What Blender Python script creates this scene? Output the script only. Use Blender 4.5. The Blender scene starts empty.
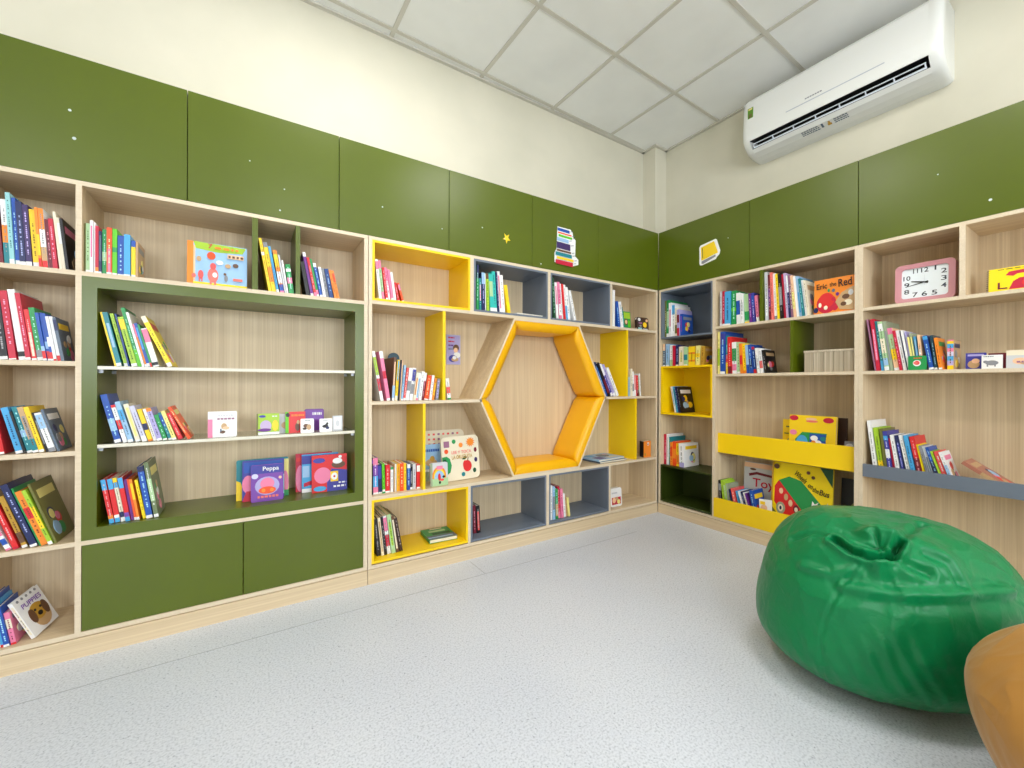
import bpy, bmesh, math, random
from mathutils import Vector, Matrix, noise

SC = bpy.context.scene
COL = SC.collection
rad = math.radians

# ------------------------------------------------------------------ camera
YAW, ROLL = 1.0023567, 0.002674
cam_d = bpy.data.cameras.new('camera')
cam = bpy.data.objects.new('camera', cam_d)
COL.objects.link(cam)
fw = Vector((math.cos(YAW), math.sin(YAW), 0)); rt = Vector((math.sin(YAW), -math.cos(YAW), 0)); up = rt.cross(fw)
r2 = rt * math.cos(ROLL) + up * math.sin(ROLL); u2 = -rt * math.sin(ROLL) + up * math.cos(ROLL)
cam.matrix_world = Matrix(((r2.x, u2.x, -fw.x, -2.78103), (r2.y, u2.y, -fw.y, -2.16987), (r2.z, u2.z, -fw.z, 1.02575), (0, 0, 0, 1)))
cam_d.sensor_width = 36.0
cam_d.lens = 413.285 / 1024 * 36
cam_d.clip_start = 0.02
SC.camera = cam

# ------------------------------------------------------------------ world, exposure
SC.view_settings.view_transform = 'Standard'
SC.view_settings.look = 'None'
SC.view_settings.gamma = 1.0
SC.view_settings.use_curve_mapping = False
SC.view_settings.exposure = 0.12
w = bpy.data.worlds.new('world'); SC.world = w; w.use_nodes = True
w.node_tree.nodes['Background'].inputs[0].default_value = (0.75, 0.85, 1.0, 1)
w.node_tree.nodes['Background'].inputs[1].default_value = 1.0

PANEL_STRENGTH = 17.0
WINDOW_POWER = 80.0
# daylight arriving through the two windows in the wall behind the camera
for wx in (-4.3, -1.7):
    ld = bpy.data.lights.new('window_daylight', 'AREA'); ld.shape = 'RECTANGLE'; ld.size = 1.5; ld.size_y = 1.3
    ld.energy = WINDOW_POWER; ld.color = (0.86, 0.93, 1.0)
    lo = bpy.data.objects.new('window_daylight', ld); COL.objects.link(lo)
    lo.location = (wx, -5.12, 1.65); lo.rotation_euler = (rad(90), 0, 0)

# ------------------------------------------------------------------ colours and materials
def lin(c):
    return tuple(((x / 255) / 12.92 if x <= 10 else ((x / 255 + .055) / 1.055) ** 2.4) for x in c)
PAL = {
 'black': (22, 20, 24), 'blue': (28, 82, 176), 'bright green': (98, 200, 30), 'bright yellow': (255, 225, 10), 'brown': (104, 70, 48),
 'coral': (238, 90, 88), 'cream': (240, 230, 205), 'crimson': (200, 26, 60), 'dark blue': (18, 60, 128), 'dark brown': (58, 38, 30),
 'dark green': (20, 80, 48), 'dark teal': (22, 66, 84), 'dark violet': (58, 38, 96), 'gold': (196, 150, 50), 'green': (36, 152, 80),
 'grey': (140, 142, 148), 'indigo': (62, 62, 158), 'lavender': (176, 168, 220), 'lilac': (198, 176, 214), 'lime': (166, 204, 50),
 'maroon': (118, 24, 44), 'mauve': (160, 108, 140), 'navy': (26, 36, 88), 'olive': (112, 112, 52), 'orange': (244, 140, 40),
 'pale blue': (156, 196, 232), 'pale green': (176, 212, 160), 'pale grey': (208, 210, 214), 'pale lavender': (208, 208, 236), 'pale teal': (150, 208, 212),
 'pale yellow': (244, 232, 140), 'peach': (246, 200, 160), 'pink': (238, 130, 168), 'purple': (110, 44, 140), 'red': (222, 40, 44),
 'red orange': (242, 84, 30), 'sage': (158, 170, 142), 'salmon': (240, 118, 108), 'sky blue': (74, 168, 224), 'slate': (92, 108, 126),
 'tan': (200, 164, 120), 'teal': (28, 132, 144), 'turquoise': (50, 190, 180), 'moss': (112, 128, 92), 'violet': (124, 70, 170), 'white': (244, 244, 244), 'yellow': (252, 212, 30),
}
_m = {}
def mat(name, rgb=None, rough=0.45, metallic=0.0, spec=0.5):
    key = (name, rough)
    if key in _m: return _m[key]
    m = bpy.data.materials.new(name); m.use_nodes = True
    b = m.node_tree.nodes['Principled BSDF']
    c = lin(rgb if rgb else PAL[name])
    b.inputs['Base Color'].default_value = (*c, 1); b.inputs['Roughness'].default_value = rough
    b.inputs['Metallic'].default_value = metallic; b.inputs['Specular IOR Level'].default_value = spec
    _m[key] = m
    return m
def nodes(name):
    m = bpy.data.materials.new(name); m.use_nodes = True
    nt = m.node_tree; return m, nt, nt.nodes, nt.links, nt.nodes['Principled BSDF']
def ramp(N, stops, interp='LINEAR'):
    r = N.new('ShaderNodeValToRGB'); r.color_ramp.interpolation = interp
    e = r.color_ramp.elements
    e[0].position, e[0].color = stops[0][0], (*lin(stops[0][1]), 1)
    e[1].position, e[1].color = stops[-1][0], (*lin(stops[-1][1]), 1)
    for p, c in stops[1:-1]:
        x = e.new(p); x.color = (*lin(c), 1)
    return r
def wood(name, axis, light=(230, 210, 176), dark=(206, 182, 146)):
    m, nt, N, L, b = nodes(name)
    tc = N.new('ShaderNodeTexCoord'); mp = N.new('ShaderNodeMapping')
    s = [170, 170, 170]; s['xyz'.index(axis)] = 1.6
    mp.inputs['Scale'].default_value = s
    n1 = N.new('ShaderNodeTexNoise'); n1.inputs['Scale'].default_value = 1.0; n1.inputs['Detail'].default_value = 4
    mp2 = N.new('ShaderNodeMapping'); s2 = [26, 26, 26]; s2['xyz'.index(axis)] = .35
    mp2.inputs['Scale'].default_value = s2
    n2 = N.new('ShaderNodeTexNoise'); n2.inputs['Scale'].default_value = 1.0; n2.inputs['Detail'].default_value = 3
    mx = N.new('ShaderNodeMix'); mx.data_type = 'FLOAT'; mx.inputs[0].default_value = 0.45
    L.new(tc.outputs['Object'], mp.inputs[0]); L.new(mp.outputs[0], n1.inputs[0])
    L.new(tc.outputs['Object'], mp2.inputs[0]); L.new(mp2.outputs[0], n2.inputs[0])
    L.new(n1.outputs[0], mx.inputs[2]); L.new(n2.outputs[0], mx.inputs[3])
    r = ramp(N, [(.34, dark), (.5, tuple((a + c) // 2 for a, c in zip(light, dark))), (.64, light)])
    L.new(mx.outputs[0], r.inputs[0]); L.new(r.outputs[0], b.inputs['Base Color'])
    b.inputs['Roughness'].default_value = .48
    return m
EDGE = wood('pale oak edge band', 'x', (228, 212, 186), (216, 198, 170))
W_V = wood('light oak laminate vertical grain', 'z'); W_X = wood('light oak laminate grain along wall', 'x'); W_Y = wood('light oak laminate grain across', 'y')
E_L, E_D = (236, 220, 196), (220, 200, 172)
WE_V = wood('oak edge band vertical', 'z', E_L, E_D)
def paint(name, rgb, rough, bump=0.0):
    m, nt, N, L, b = nodes(name)
    tc = N.new('ShaderNodeTexCoord'); n = N.new('ShaderNodeTexNoise'); n.inputs['Scale'].default_value = 3.0; n.inputs['Detail'].default_value = 3
    L.new(tc.outputs['Object'], n.inputs[0])
    r = ramp(N, [(.3, tuple(int(x * .965) for x in rgb)), (.7, rgb)])
    L.new(n.outputs[0], r.inputs[0]); L.new(r.outputs[0], b.inputs['Base Color']); b.inputs['Roughness'].default_value = rough
    if bump:
        n2 = N.new('ShaderNodeTexNoise'); n2.inputs['Scale'].default_value = 120
        L.new(tc.outputs['Object'], n2.inputs[0])
        bp = N.new('ShaderNodeBump'); bp.inputs['Strength'].default_value = bump; bp.inputs['Distance'].default_value = .002
        L.new(n2.outputs[0], bp.inputs['Height']); L.new(bp.outputs[0], b.inputs['Normal'])
    return m
GREEN = paint('olive green laminate', (86, 100, 6), .3, .06)
YELLOW = paint('yellow laminate', (255, 214, 0), .42)
GREY = paint('slate grey laminate', (112, 122, 136), .45)
DGREEN = paint('dark green laminate', (48, 62, 8), .42)
WALL = paint('cream wall paint', (230, 225, 206), .8, .05)
WALL2 = paint('darkened beige wall paint', (196, 182, 150), .8, .05)  # unseen walls, toned darker than the cream to cut bounced light
LEATHER = paint('yellow leatherette', (248, 184, 6), .34, .12)
PAPER = mat('book paper', (236, 228, 210), .8)
CEIL = paint('ceiling tile', (252, 252, 248), .85, .1)
TBAR = mat('white ceiling grid metal', (212, 208, 196), .5)
PLASTIC = mat('white glossy plastic', (242, 243, 240), .22)
DARK = mat('dark interior', (14, 14, 16), .5)
SILVER = mat('silver trim', (190, 196, 206), .3)

def floor_material():
    m, nt, N, L, b = nodes('speckled white vinyl')
    tc = N.new('ShaderNodeTexCoord')
    n1 = N.new('ShaderNodeTexNoise'); n1.inputs['Scale'].default_value = 150; n1.inputs['Detail'].default_value = 2
    n2 = N.new('ShaderNodeTexNoise'); n2.inputs['Scale'].default_value = 1.2; n2.inputs['Detail'].default_value = 2
    n3 = N.new('ShaderNodeTexNoise'); n3.inputs['Scale'].default_value = 95; n3.inputs['Detail'].default_value = 1
    for n in (n1, n2, n3): L.new(tc.outputs['Object'], n.inputs[0])
    r1 = ramp(N, [(.36, (196, 201, 209)), (.46, (214, 218, 226)), (.62, (224, 228, 235))])
    r3 = ramp(N, [(.27, (188, 192, 200)), (.31, (255, 255, 255))])
    L.new(n1.outputs[0], r1.inputs[0]); L.new(n3.outputs[0], r3.inputs[0])
    mu = N.new('ShaderNodeMix'); mu.data_type = 'RGBA'; mu.blend_type = 'MULTIPLY'; mu.inputs[0].default_value = .8
    L.new(r1.outputs[0], mu.inputs[6]); L.new(r3.outputs[0], mu.inputs[7])
    r2_ = ramp(N, [(.3, (242, 244, 248)), (.7, (255, 255, 255))])
    L.new(n2.outputs[0], r2_.inputs[0])
    mu2 = N.new('ShaderNodeMix'); mu2.data_type = 'RGBA'; mu2.blend_type = 'MULTIPLY'; mu2.inputs[0].default_value = 1
    L.new(mu.outputs[2], mu2.inputs[6]); L.new(r2_.outputs[0], mu2.inputs[7])
    L.new(mu2.outputs[2], b.inputs['Base Color']); b.inputs['Roughness'].default_value = .42
    return m

# ------------------------------------------------------------------ mesh helpers
class MB:
    def __init__(s): s.v = []; s.f = []; s.mi = []; s.mats = []
    def m(s, mt):
        if mt not in s.mats: s.mats.append(mt)
        return s.mats.index(mt)
    def poly(s, pts, mt):
        n = len(s.v); s.v += [tuple(p) for p in pts]; s.f.append(tuple(range(n, n + len(pts)))); s.mi.append(s.m(mt))
    def box(s, x0, x1, y0, y1, z0, z1, mt, M=None):
        if x0 > x1: x0, x1 = x1, x0
        if y0 > y1: y0, y1 = y1, y0
        if z0 > z1: z0, z1 = z1, z0
        P = [Vector(p) for p in ((x0,y0,z0),(x1,y0,z0),(x1,y1,z0),(x0,y1,z0),(x0,y0,z1),(x1,y0,z1),(x1,y1,z1),(x0,y1,z1))]
        if M: P = [M @ p for p in P]
        n = len(s.v); s.v += [tuple(p) for p in P]
        for q in ((0,3,2,1),(4,5,6,7),(0,1,5,4),(1,2,6,5),(2,3,7,6),(3,0,4,7)):
            s.f.append(tuple(n + i for i in q)); s.mi.append(s.m(mt))
    def prism(s, pts, a, b, mt, M):
        """pts: 2D outline, extruded from a to b; M maps (u, v, w) to space."""
        n = len(s.v); k = len(pts)
        s.v += [tuple(M @ Vector((p[0], p[1], a))) for p in pts] + [tuple(M @ Vector((p[0], p[1], b))) for p in pts]
        i = s.m(mt)
        s.f.append(tuple(range(n, n + k))[::-1]); s.mi.append(i); s.f.append(tuple(range(n + k, n + 2 * k))); s.mi.append(i)
        for j in range(k):
            s.f.append((n + j, n + (j + 1) % k, n + k + (j + 1) % k, n + k + j)); s.mi.append(i)
    def build(s, name, parent=None, off=(0, 0, 0), smooth=False, bevel=0, fix=True):
        me = bpy.data.meshes.new(name)
        me.from_pydata([(x - off[0], y - off[1], z - off[2]) for x, y, z in s.v], [], s.f)
        for mt in s.mats: me.materials.append(mt)
        for p, i in zip(me.polygons, s.mi): p.material_index = i; p.use_smooth = smooth
        if fix or bevel:
            bm = bmesh.new(); bm.from_mesh(me)
            if fix: bmesh.ops.recalc_face_normals(bm, faces=bm.faces)
            if bevel: bmesh.ops.bevel(bm, geom=bm.edges[:], offset=bevel, segments=2, affect='EDGES', profile=.5)
            bm.to_mesh(me); bm.free()
        o = bpy.data.objects.new(name, me); COL.objects.link(o)
        if parent: o.parent = parent
        return o
def tag(o, label=None, cat=None, group=None, kind=None):
    if label: o['label'] = label
    if cat: o['category'] = cat
    if group: o['group'] = group
    if kind: o['kind'] = kind
    return o
def empty(name, loc=(0, 0, 0), M=None):
    o = bpy.data.objects.new(name, None); o.empty_display_size = .05; COL.objects.link(o)
    if M is not None: o.matrix_world = M
    else: o.location = loc
    return o
def structure(name, mb): 
    o = mb.build(name); o['kind'] = 'structure'; return o
def wallframe(wall):
    """(u along wall, d depth into shelf, z) -> world; wall A runs along x, wall B along -y"""
    return Matrix.Identity(4) if wall == 'A' else Matrix.Rotation(rad(-90), 4, 'Z')
def text_mesh(s, _c={}):
    if s not in _c:
        cu = bpy.data.curves.new('lettering', 'FONT'); cu.body = s; cu.resolution_u = 3; cu.offset = .012
        ob = bpy.data.objects.new('lettering', cu)
        me = bpy.data.meshes.new_from_object(ob)
        vs = [(v.co.x, v.co.y) for v in me.vertices]; fs = [tuple(p.vertices) for p in me.polygons]
        x0 = min(v[0] for v in vs); x1 = max(v[0] for v in vs); y0 = min(v[1] for v in vs); y1 = max(v[1] for v in vs)
        _c[s] = ([((x - x0) / (x1 - x0), (y - y0) / max(1e-6, y1 - y0)) for x, y in vs], fs)
        bpy.data.objects.remove(ob); bpy.data.meshes.remove(me)
    return _c[s]
def add_text(mb, s, x0, y0, x1, y1, mt, M, rot=0, w=0):
    vs, fs = text_mesh(s); n = len(mb.v); i = mb.m(mt)
    cx, cy = (x0 + x1) / 2, (y0 + y1) / 2; c, q = math.cos(rot), math.sin(rot)
    for a, b in vs:
        dx, dy = (a - .5) * (x1 - x0), (b - .5) * (y1 - y0)
        mb.v.append(tuple(M @ Vector((cx + dx * c - dy * q, cy + dx * q + dy * c, w))))
    for f in fs: mb.f.append(tuple(n + k for k in f)); mb.mi.append(i)

# ------------------------------------------------------------------ room shell
ZC = 3.07
mb = MB(); mb.box(-6, .5, -5.1, .5, -.1, 0, floor_material()); structure('floor', mb)
mb = MB(); mb.box(-6, .5, -5.1, .5, ZC, ZC + .1, CEIL); structure('ceiling', mb)
mb = MB(); mb.box(-6, .5, .286, .45, -.1, ZC + .1, WALL); structure('wall_left', mb)
mb = MB(); mb.box(.306, .47, -5.1, .45, -.1, ZC + .1, WALL); structure('wall_right', mb)
mb = MB(); mb.box(-6.1, -6, -5.2, .5, -.1, ZC + .1, WALL2); structure('wall_far_left', mb)
mb = MB()
WIN = [(-5.05, -3.55), (-2.45, -.95)]
xs = [-6] + [x for p in WIN for x in p] + [.5]
for k in range(0, len(xs), 2): mb.box(xs[k], xs[k + 1], -5.1, -5.0, -.1, ZC + .1, WALL2)
for a, b in WIN:
    mb.box(a, b, -5.1, -5.0, -.1, 1.0, WALL2); mb.box(a, b, -5.1, -5.0, 2.3, ZC + .1, WALL2)
structure('wall_back', mb)
WHITE_FR = mat('white window frame', (235, 235, 235), .4)
for k, (a, b) in enumerate(WIN):
    mb = MB()
    for x0, x1, z0, z1 in ((a, a + .06, 1, 2.3), (b - .06, b, 1, 2.3), (a + .06, b - .06, 1, 1.06), (a + .06, b - .06, 2.24, 2.3), ((a + b) / 2 - .03, (a + b) / 2 + .03, 1.06, 2.24)):
        mb.box(x0, x1, -5.08, -5.02, z0, z1, WHITE_FR)
    structure('window_%d' % (k + 1), mb)
mb = MB(); mb.box(.158, .3055, .158, .2855, 0, ZC, WALL); structure('pilaster_corner', mb).name = 'wall_corner'
# floor joint between vinyl sheets
JOINT = mat('vinyl joint', (160, 165, 172), .6)
mb = MB(); mb.box(-6, -.5, -.2135, -.2105, -.001, .0006, JOINT); mb.box(-1.70, -1.6975, -.2105, -.03, -.001, .0006, JOINT); structure('trim_1', mb)
# suspended ceiling grid (slightly out of square with the walls)
G0 = Vector((-.27, -.343, 0)); PH = rad(1.35)
GM = Matrix.Translation(G0) @ Matrix.Rotation(PH, 4, 'Z')
def clipbar(mb, k, horiz):
    a = .012
    pitch = .597
    if horiz: mb.box(-5.6, .55, k * .594 - a, k * .594 + a, ZC - .006, ZC - .001, TBAR, GM)
    else: mb.box(k * pitch - a, k * pitch + a, -4.6, .72, ZC - .0065, ZC - .001, TBAR, GM)
mb = MB()
for k in range(-8, 2): clipbar(mb, k, True)
for k in range(-10, 1): clipbar(mb, k, False)
structure('trim_2', mb)
mb = MB()
mb.box(-6, .158, .262, .2855, ZC - .012, ZC - .001, TBAR); mb.box(.28, .3055, -5, .158, ZC - .012, ZC - .001, TBAR)
mb.box(.132, .158, .132, .2855, ZC - .012, ZC - .001, TBAR); mb.box(.158, .3055, .132, .158, ZC - .012, ZC - .001, TBAR)
structure('trim_3', mb)

# recessed LED ceiling panels (out of frame, they light the room)
def led():
    m, nt, N, L, b = nodes('led diffuser')
    b.inputs['Base Color'].default_value = (.9, .9, .9, 1)
    b.inputs['Emission Color'].default_value = (1.0, .975, .935, 1); b.inputs['Emission Strength'].default_value = PANEL_STRENGTH
    return m
LED = led()
LEDS = [(-4, -1, 'close to the left shelving wall'), (-2, -3, 'over the green bean bag'), (-4, -6, 'near the back windows'), (-8, -6, 'at the far left')]
for k, (i, j, ph) in enumerate(LEDS):
    c = GM @ Vector(((i + .5) * .597, (j + .5) * .594, ZC))
    r = empty('ceiling_light', c); r.rotation_euler.z = PH
    tag(r, 'square white recessed ceiling light panel ' + ph, 'ceiling light', 'recessed ceiling lights')
    mb = MB(); h = .283
    for x0, x1, y0, y1 in ((-h, h, -h, -h + .012), (-h, h, h - .012, h), (-h, -h + .012, -h + .012, h - .012), (h - .012, h, -h + .012, h - .012)): mb.box(x0, x1, y0, y1, -.012, -.0005, TBAR)
    mb.build('frame', r)
    mb = MB(); g = h - .012; mb.box(-g, g, -g, g, -.009, -.0005, LED); mb.build('diffuser', r)

# ------------------------------------------------------------------ shelving
D = .28                      # depth of the shelving
class Unit:
    def __init__(s, name, wall, u0, label, cat):
        s.M = wallframe(wall); s.wall = wall
        p = s.M @ Vector((u0, 0, 0)); s.off = tuple(p)
        s.r = empty(name, p); tag(s.r, label, cat)
        s.woods = (W_X, W_Y) if wall == 'A' else (W_Y, W_X)
    def part(s, name, boxes, mt, label=None, bevel=0, parent=None):
        m = MB()
        for b in boxes: m.box(*b, mt)
        if mt in (W_V, W_X, W_Y) and name not in ('back_panel', 'plinth'):
            e = m.m(EDGE)
            for k in range(2, len(m.mi), 6): m.mi[k] = e
        m.v = [tuple(s.M @ Vector(v)) for v in m.v]
        o = m.build(name, parent or s.r, s.off, bevel=bevel)
        if label: o['label'] = label
        return o
    def mesh(s, name, m, label=None, smooth=False, bevel=0, parent=None):
        m.v = [tuple(s.M @ Vector(v)) for v in m.v]
        o = m.build(name, parent or s.r, s.off, smooth=smooth, bevel=bevel)
        if label: o['label'] = label
        return o
    def shelf(s, u0, u1, z0, z1, mt=None, d0=0): return s.part('shelf', [(u0, u1, d0, D, z0, z1)], mt or s.woods[0])
    def side(s, u0, u1, z0, z1): return s.part('side_panel', [(u0, u1, 0, D, z0, z1)], W_V)
    def divider(s, u0, u1, z0, z1, mt=None, label=None): return s.part('divider', [(u0, u1, 0, D, z0, z1)], mt or W_V, label)
    def back(s, u0, u1, z0, z1): return s.part('back_panel', [(u0, u1, D, D + .005, z0, z1)], W_V)
    def liner(s, u0, u1, z0, z1, mt, label, t=.012):
        return s.part('liner', [(u0, u1, -.001, D, z0, z0 + t), (u0, u1, -.001, D, z1 - t, z1), (u0, u0 + t, -.001, D, z0 + t, z1 - t), (u1 - t, u1, -.001, D, z0 + t, z1 - t)], mt, label)
    def plinth(s, u0, u1): 
        s.part('plinth', [(u0, u1, -.004, D, 0, .073)], s.woods[0])
        s.part('bottom_panel', [(u0, u1, 0, D, .0755, .093)], s.woods[0])
T = .017
# --- left wall, unit with open column and the green framed niche
U = Unit('bookcase', 'A', -3.586, 'tall oak bookcase with green framed niche, glass shelves and two green doors below', 'bookcase')
U.side(-3.586, -3.568, .093, 1.764); U.side(-3.323, -3.306, .093, 1.764); U.side(-2.286, -2.267, .093, 1.764)
U.part('top_panel', [(-3.586, -2.267, 0, D, 1.764, 1.781)], W_X); U.back(-3.586, -2.267, .093, 1.764); U.plinth(-3.586, -2.267)
for z in (1.444, 1.106, .772, .433): U.shelf(-3.568, -3.323, z - T, z)
U.shelf(-3.306, -2.286, 1.427, 1.444)
U.divider(-2.767, -2.745, 1.444, 1.764, GREEN, 'thin olive green divider'); U.divider(-2.595, -2.576, 1.444, 1.764, GREEN, 'thin olive green divider')
U.part('niche_frame', [(-3.306, -3.264, -.001, D, .433, 1.427), (-2.329, -2.286, -.001, D, .433, 1.427), (-3.264, -2.329, -.001, D, 1.386, 1.427), (-3.264, -2.329, -.001, D, .433, .478)], GREEN, 'olive green frame lining the wide niche')
U.shelf(-3.306, -2.286, .416, .433)
GLASS, nt, N, L, b = nodes('clear shelf glass')
b.inputs['Transmission Weight'].default_value = 1; b.inputs['Roughness'].default_value = .02; b.inputs['IOR'].default_value = 1.15; b.inputs['Base Color'].default_value = (.93, .97, .95, 1)
GEDGE = mat('polished glass edge', (226, 222, 206), .3)
for z in (1.090, .790):
    m = MB(); m.box(-3.263, -2.330, .012, .262, z - .008, z, GLASS); g = U.mesh('glass_shelf', m, 'clear glass shelf')
    U.part('edge_strip', [(-3.263, -2.330, .0, .0115, z - .0125, z)], GEDGE, 'pale edge strip', parent=g)
    for uu in (-3.2635, -2.3425):
        for dd in (.02, .2): U.part('shelf_pin', [(uu, uu + .012, dd, dd + .012, z - .026, z - .0126)], SILVER, parent=g)
for a, b_ in ((-3.3045, -2.7985), (-2.7955, -2.2875)):
    U.part('door', [(a, b_, .001, .019, .0945, .4145)], GREEN, 'flat olive green door', bevel=.0008)
# --- left wall, hexagon unit
U = Unit('bookcase', 'A', -2.264, 'oak bookcase built around a yellow padded hexagon seat', 'bookcase')
U.side(-2.264, -2.246, .093, 1.764); U.side(-.025, -.008, .093, 1.764)
U.part('top_panel', [(-2.264, -.008, 0, D, 1.764, 1.781)], W_X); U.back(-2.264, -.008, .093, 1.764); U.plinth(-2.264, -.008)
U.shelf(-2.246, -.025, 1.436, 1.454); U.shelf(-2.246, -.025, .427, .445)
U.shelf(-2.246, -1.607, .917, .934); U.shelf(-.594, -.025, .917, .934)
U.divider(-1.687, -1.663, 1.454, 1.764); U.divider(-1.117, -1.094, 1.454, 1.764); U.divider(-.542, -.52, 1.454, 1.764)
U.liner(-2.246, -1.687, 1.454, 1.764, YELLOW, 'yellow lining of the top cell'); U.liner(-1.663, -1.117, 1.454, 1.764, GREY, 'slate grey lining'); U.liner(-1.094, -.542, 1.454, 1.764, GREY, 'slate grey lining')
U.divider(-1.697, -1.68, .093, .427); U.divider(-1.125, -1.102, .093, .427); U.divider(-.551, -.53, .093, .427)
U.liner(-2.246, -1.697, .1, .427, YELLOW, 'yellow lining of the bottom cell'); U.liner(-1.68, -1.125, .098, .427, GREY, 'slate grey lining'); U.liner(-1.102, -.551, .098, .427, GREY, 'slate grey lining')
U.divider(-1.858, -1.841, .934, 1.436, YELLOW, 'yellow divider'); U.divider(-1.973, -1.958, .445, .917, YELLOW, 'yellow divider')
U.divider(-.367, -.35, .934, 1.436, YELLOW, 'yellow divider'); U.divider(-.268, -.251, .445, .917, YELLOW, 'yellow divider')
hexo = [(-1.380, 1.436), (-.838, 1.436), (-.578, .9345), (-.838, .445), (-1.384, .445), (-1.625, .9345)]
def inset(poly, t):
    n = len(poly); out = []
    cx = sum(p[0] for p in poly) / n; cy = sum(p[1] for p in poly) / n
    lines = []
    for i in range(n):
        a = Vector(poly[i]); b = Vector(poly[(i + 1) % n]); d = (b - a).normalized(); nn = Vector((-d.y, d.x))
        if nn.dot(Vector((cx, cy)) - a) < 0: nn = -nn
        lines.append((a + nn * t, d))
    for i in range(n):
        a, d = lines[i - 1]; c, e = lines[i]
        t_ = ((c - a).cross(e)) / d.cross(e) if hasattr(Vector((0, 0)), 'cross') else 0
        out.append(tuple(a + d * t_))
    return out
h2 = inset(hexo, .011); h3 = inset(hexo, .072)
UV = Matrix(((1, 0, 0, 0), (0, 0, 1, 0), (0, 1, 0, 0), (0, 0, 0, 1)))   # (u, z, d) -> (u, d, z)
for i in range(6):
    j = (i + 1) % 6
    m = MB(); m.prism([hexo[i], hexo[j], h2[j], h2[i]], 0, D, W_X if i in (0, 3) else W_V, UV); m.mi[0] = m.m(EDGE); U.mesh('hexagon_board', m)
# cushions: puffed slabs
for i in range(6):
    j = (i + 1) % 6
    a, b, c, d = Vector(h2[i]), Vector(h2[j]), Vector(h3[j]), Vector(h3[i])
    m = MB(); nx, ny = 30, 16; idx = m.m(LEATHER); grid = {}
    for ix in range(nx + 1):
        for iy in range(ny + 1):
            s_, t_ = ix / nx, iy / ny
            e = min(1, min(s_, 1 - s_) * 9 + .0) ; f = min(1, t_ * 16, (1 - t_) * 8)
            puff = .50 + .50 * math.sqrt(max(0, 1 - (1 - e) ** 2)) * math.sqrt(max(0, 1 - (1 - f) ** 2)) + .06 * math.sin(math.pi * s_) * math.sin(math.pi * t_)
            p0 = a.lerp(b, s_); p1 = d.lerp(c, s_)
            p = p0.lerp(p1, puff * .92)
            if s_ in (0, 1): p = p0.lerp(p1, puff * .92)
            grid[ix, iy] = len(m.v); m.v.append((p.x, .003 + t_ * (D - .008), p.y))
    bot = {}
    for ix in range(nx + 1):
        for iy in (0, ny):
            p = a.lerp(b, ix / nx) ; bot[ix, iy] = len(m.v); m.v.append((p.x, .003 + iy / ny * (D - .008), p.y))
    for iy in range(1, ny):
        for ix in (0, nx):
            p = a.lerp(b, ix / nx); bot[ix, iy] = len(m.v); m.v.append((p.x, .003 + iy / ny * (D - .008), p.y))
    for ix in range(nx):
        for iy in range(ny): m.f.append((grid[ix, iy], grid[ix + 1, iy], grid[ix + 1, iy + 1], grid[ix, iy + 1])); m.mi.append(idx)
        for iy in (0, ny): m.f.append((grid[ix, iy], grid[ix + 1, iy], bot[ix + 1, iy], bot[ix, iy])); m.mi.append(idx)
    for iy in range(ny):
        for ix in (0, nx): m.f.append((grid[ix, iy], grid[ix, iy + 1], bot[ix, iy + 1], bot[ix, iy])); m.mi.append(idx)
    m.f.append((bot[0, 0], bot[nx, 0], bot[nx, ny], bot[0, ny])); m.mi.append(idx)
    U.mesh('cushion', m, 'yellow padded cushion of the hexagon', smooth=True)
# --- right wall, corner unit (u = -y)
U = Unit('bookcase', 'B', .006, 'narrow corner bookcase with grey, yellow and dark green lined cells', 'bookcase')
U.side(.006, .026, .093, 1.764); U.side(.461, .4722, .093, 1.764)
U.part('top_panel', [(.006, .4722, 0, D, 1.764, 1.781)], W_Y); U.back(.006, .4722, .093, 1.764); U.plinth(.006, .4722)
U.liner(.026, .461, 1.387, 1.764, GREY, 'slate grey lining'); U.liner(.026, .461, .789, 1.169, YELLOW, 'yellow lining', .014)
U.liner(.026, .461, .1, .387, DGREEN, 'dark green lining', .012)
m = MB(); m.box(.038, .449, D - .004, D - .0005, .112, .375, DGREEN); U.mesh('liner_back', m, 'dark green back board')
m = MB(); m.box(.038, .449, D - .004, D - .0005, .803, 1.155, YELLOW); U.mesh('liner_back', m, 'yellow back board')
m = MB(); m.box(.038, .449, D - .004, D - .0005, 1.399, 1.752, GREY); U.mesh('liner_back', m, 'slate grey back board')
# --- right wall, unit with yellow bins
U = Unit('bookcase', 'B', .4728, 'oak bookcase with two yellow fronted book bins', 'bookcase')
U.side(.4728, .484, .093, 1.764); U.side(1.277, 1.2955, .093, 1.764)
U.part('top_panel', [(.4728, 1.2955, 0, D, 1.764, 1.781)], W_Y); U.back(.4728, 1.2955, .093, 1.764); U.plinth(.4728, 1.2955)
U.shelf(.484, 1.277, 1.418, 1.435); U.shelf(.484, 1.277, 1.083, 1.1); U.shelf(.484, 1.277, .551, .567, d0=.045)
U.divider(.782, .80, 1.435, 1.764, GREEN, 'olive green divider'); U.divider(.961, .977, 1.1, 1.418, GREEN, 'olive green divider')
U.part('bin_front', [(.4845, 1.2765, .03, .044, .546, .684)], YELLOW, 'upper yellow bin front', bevel=.001)
U.part('bin_front', [(.4735, 1.277, -.003, .012, .0935, .228)], YELLOW, 'lower yellow bin front', bevel=.001)
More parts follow.
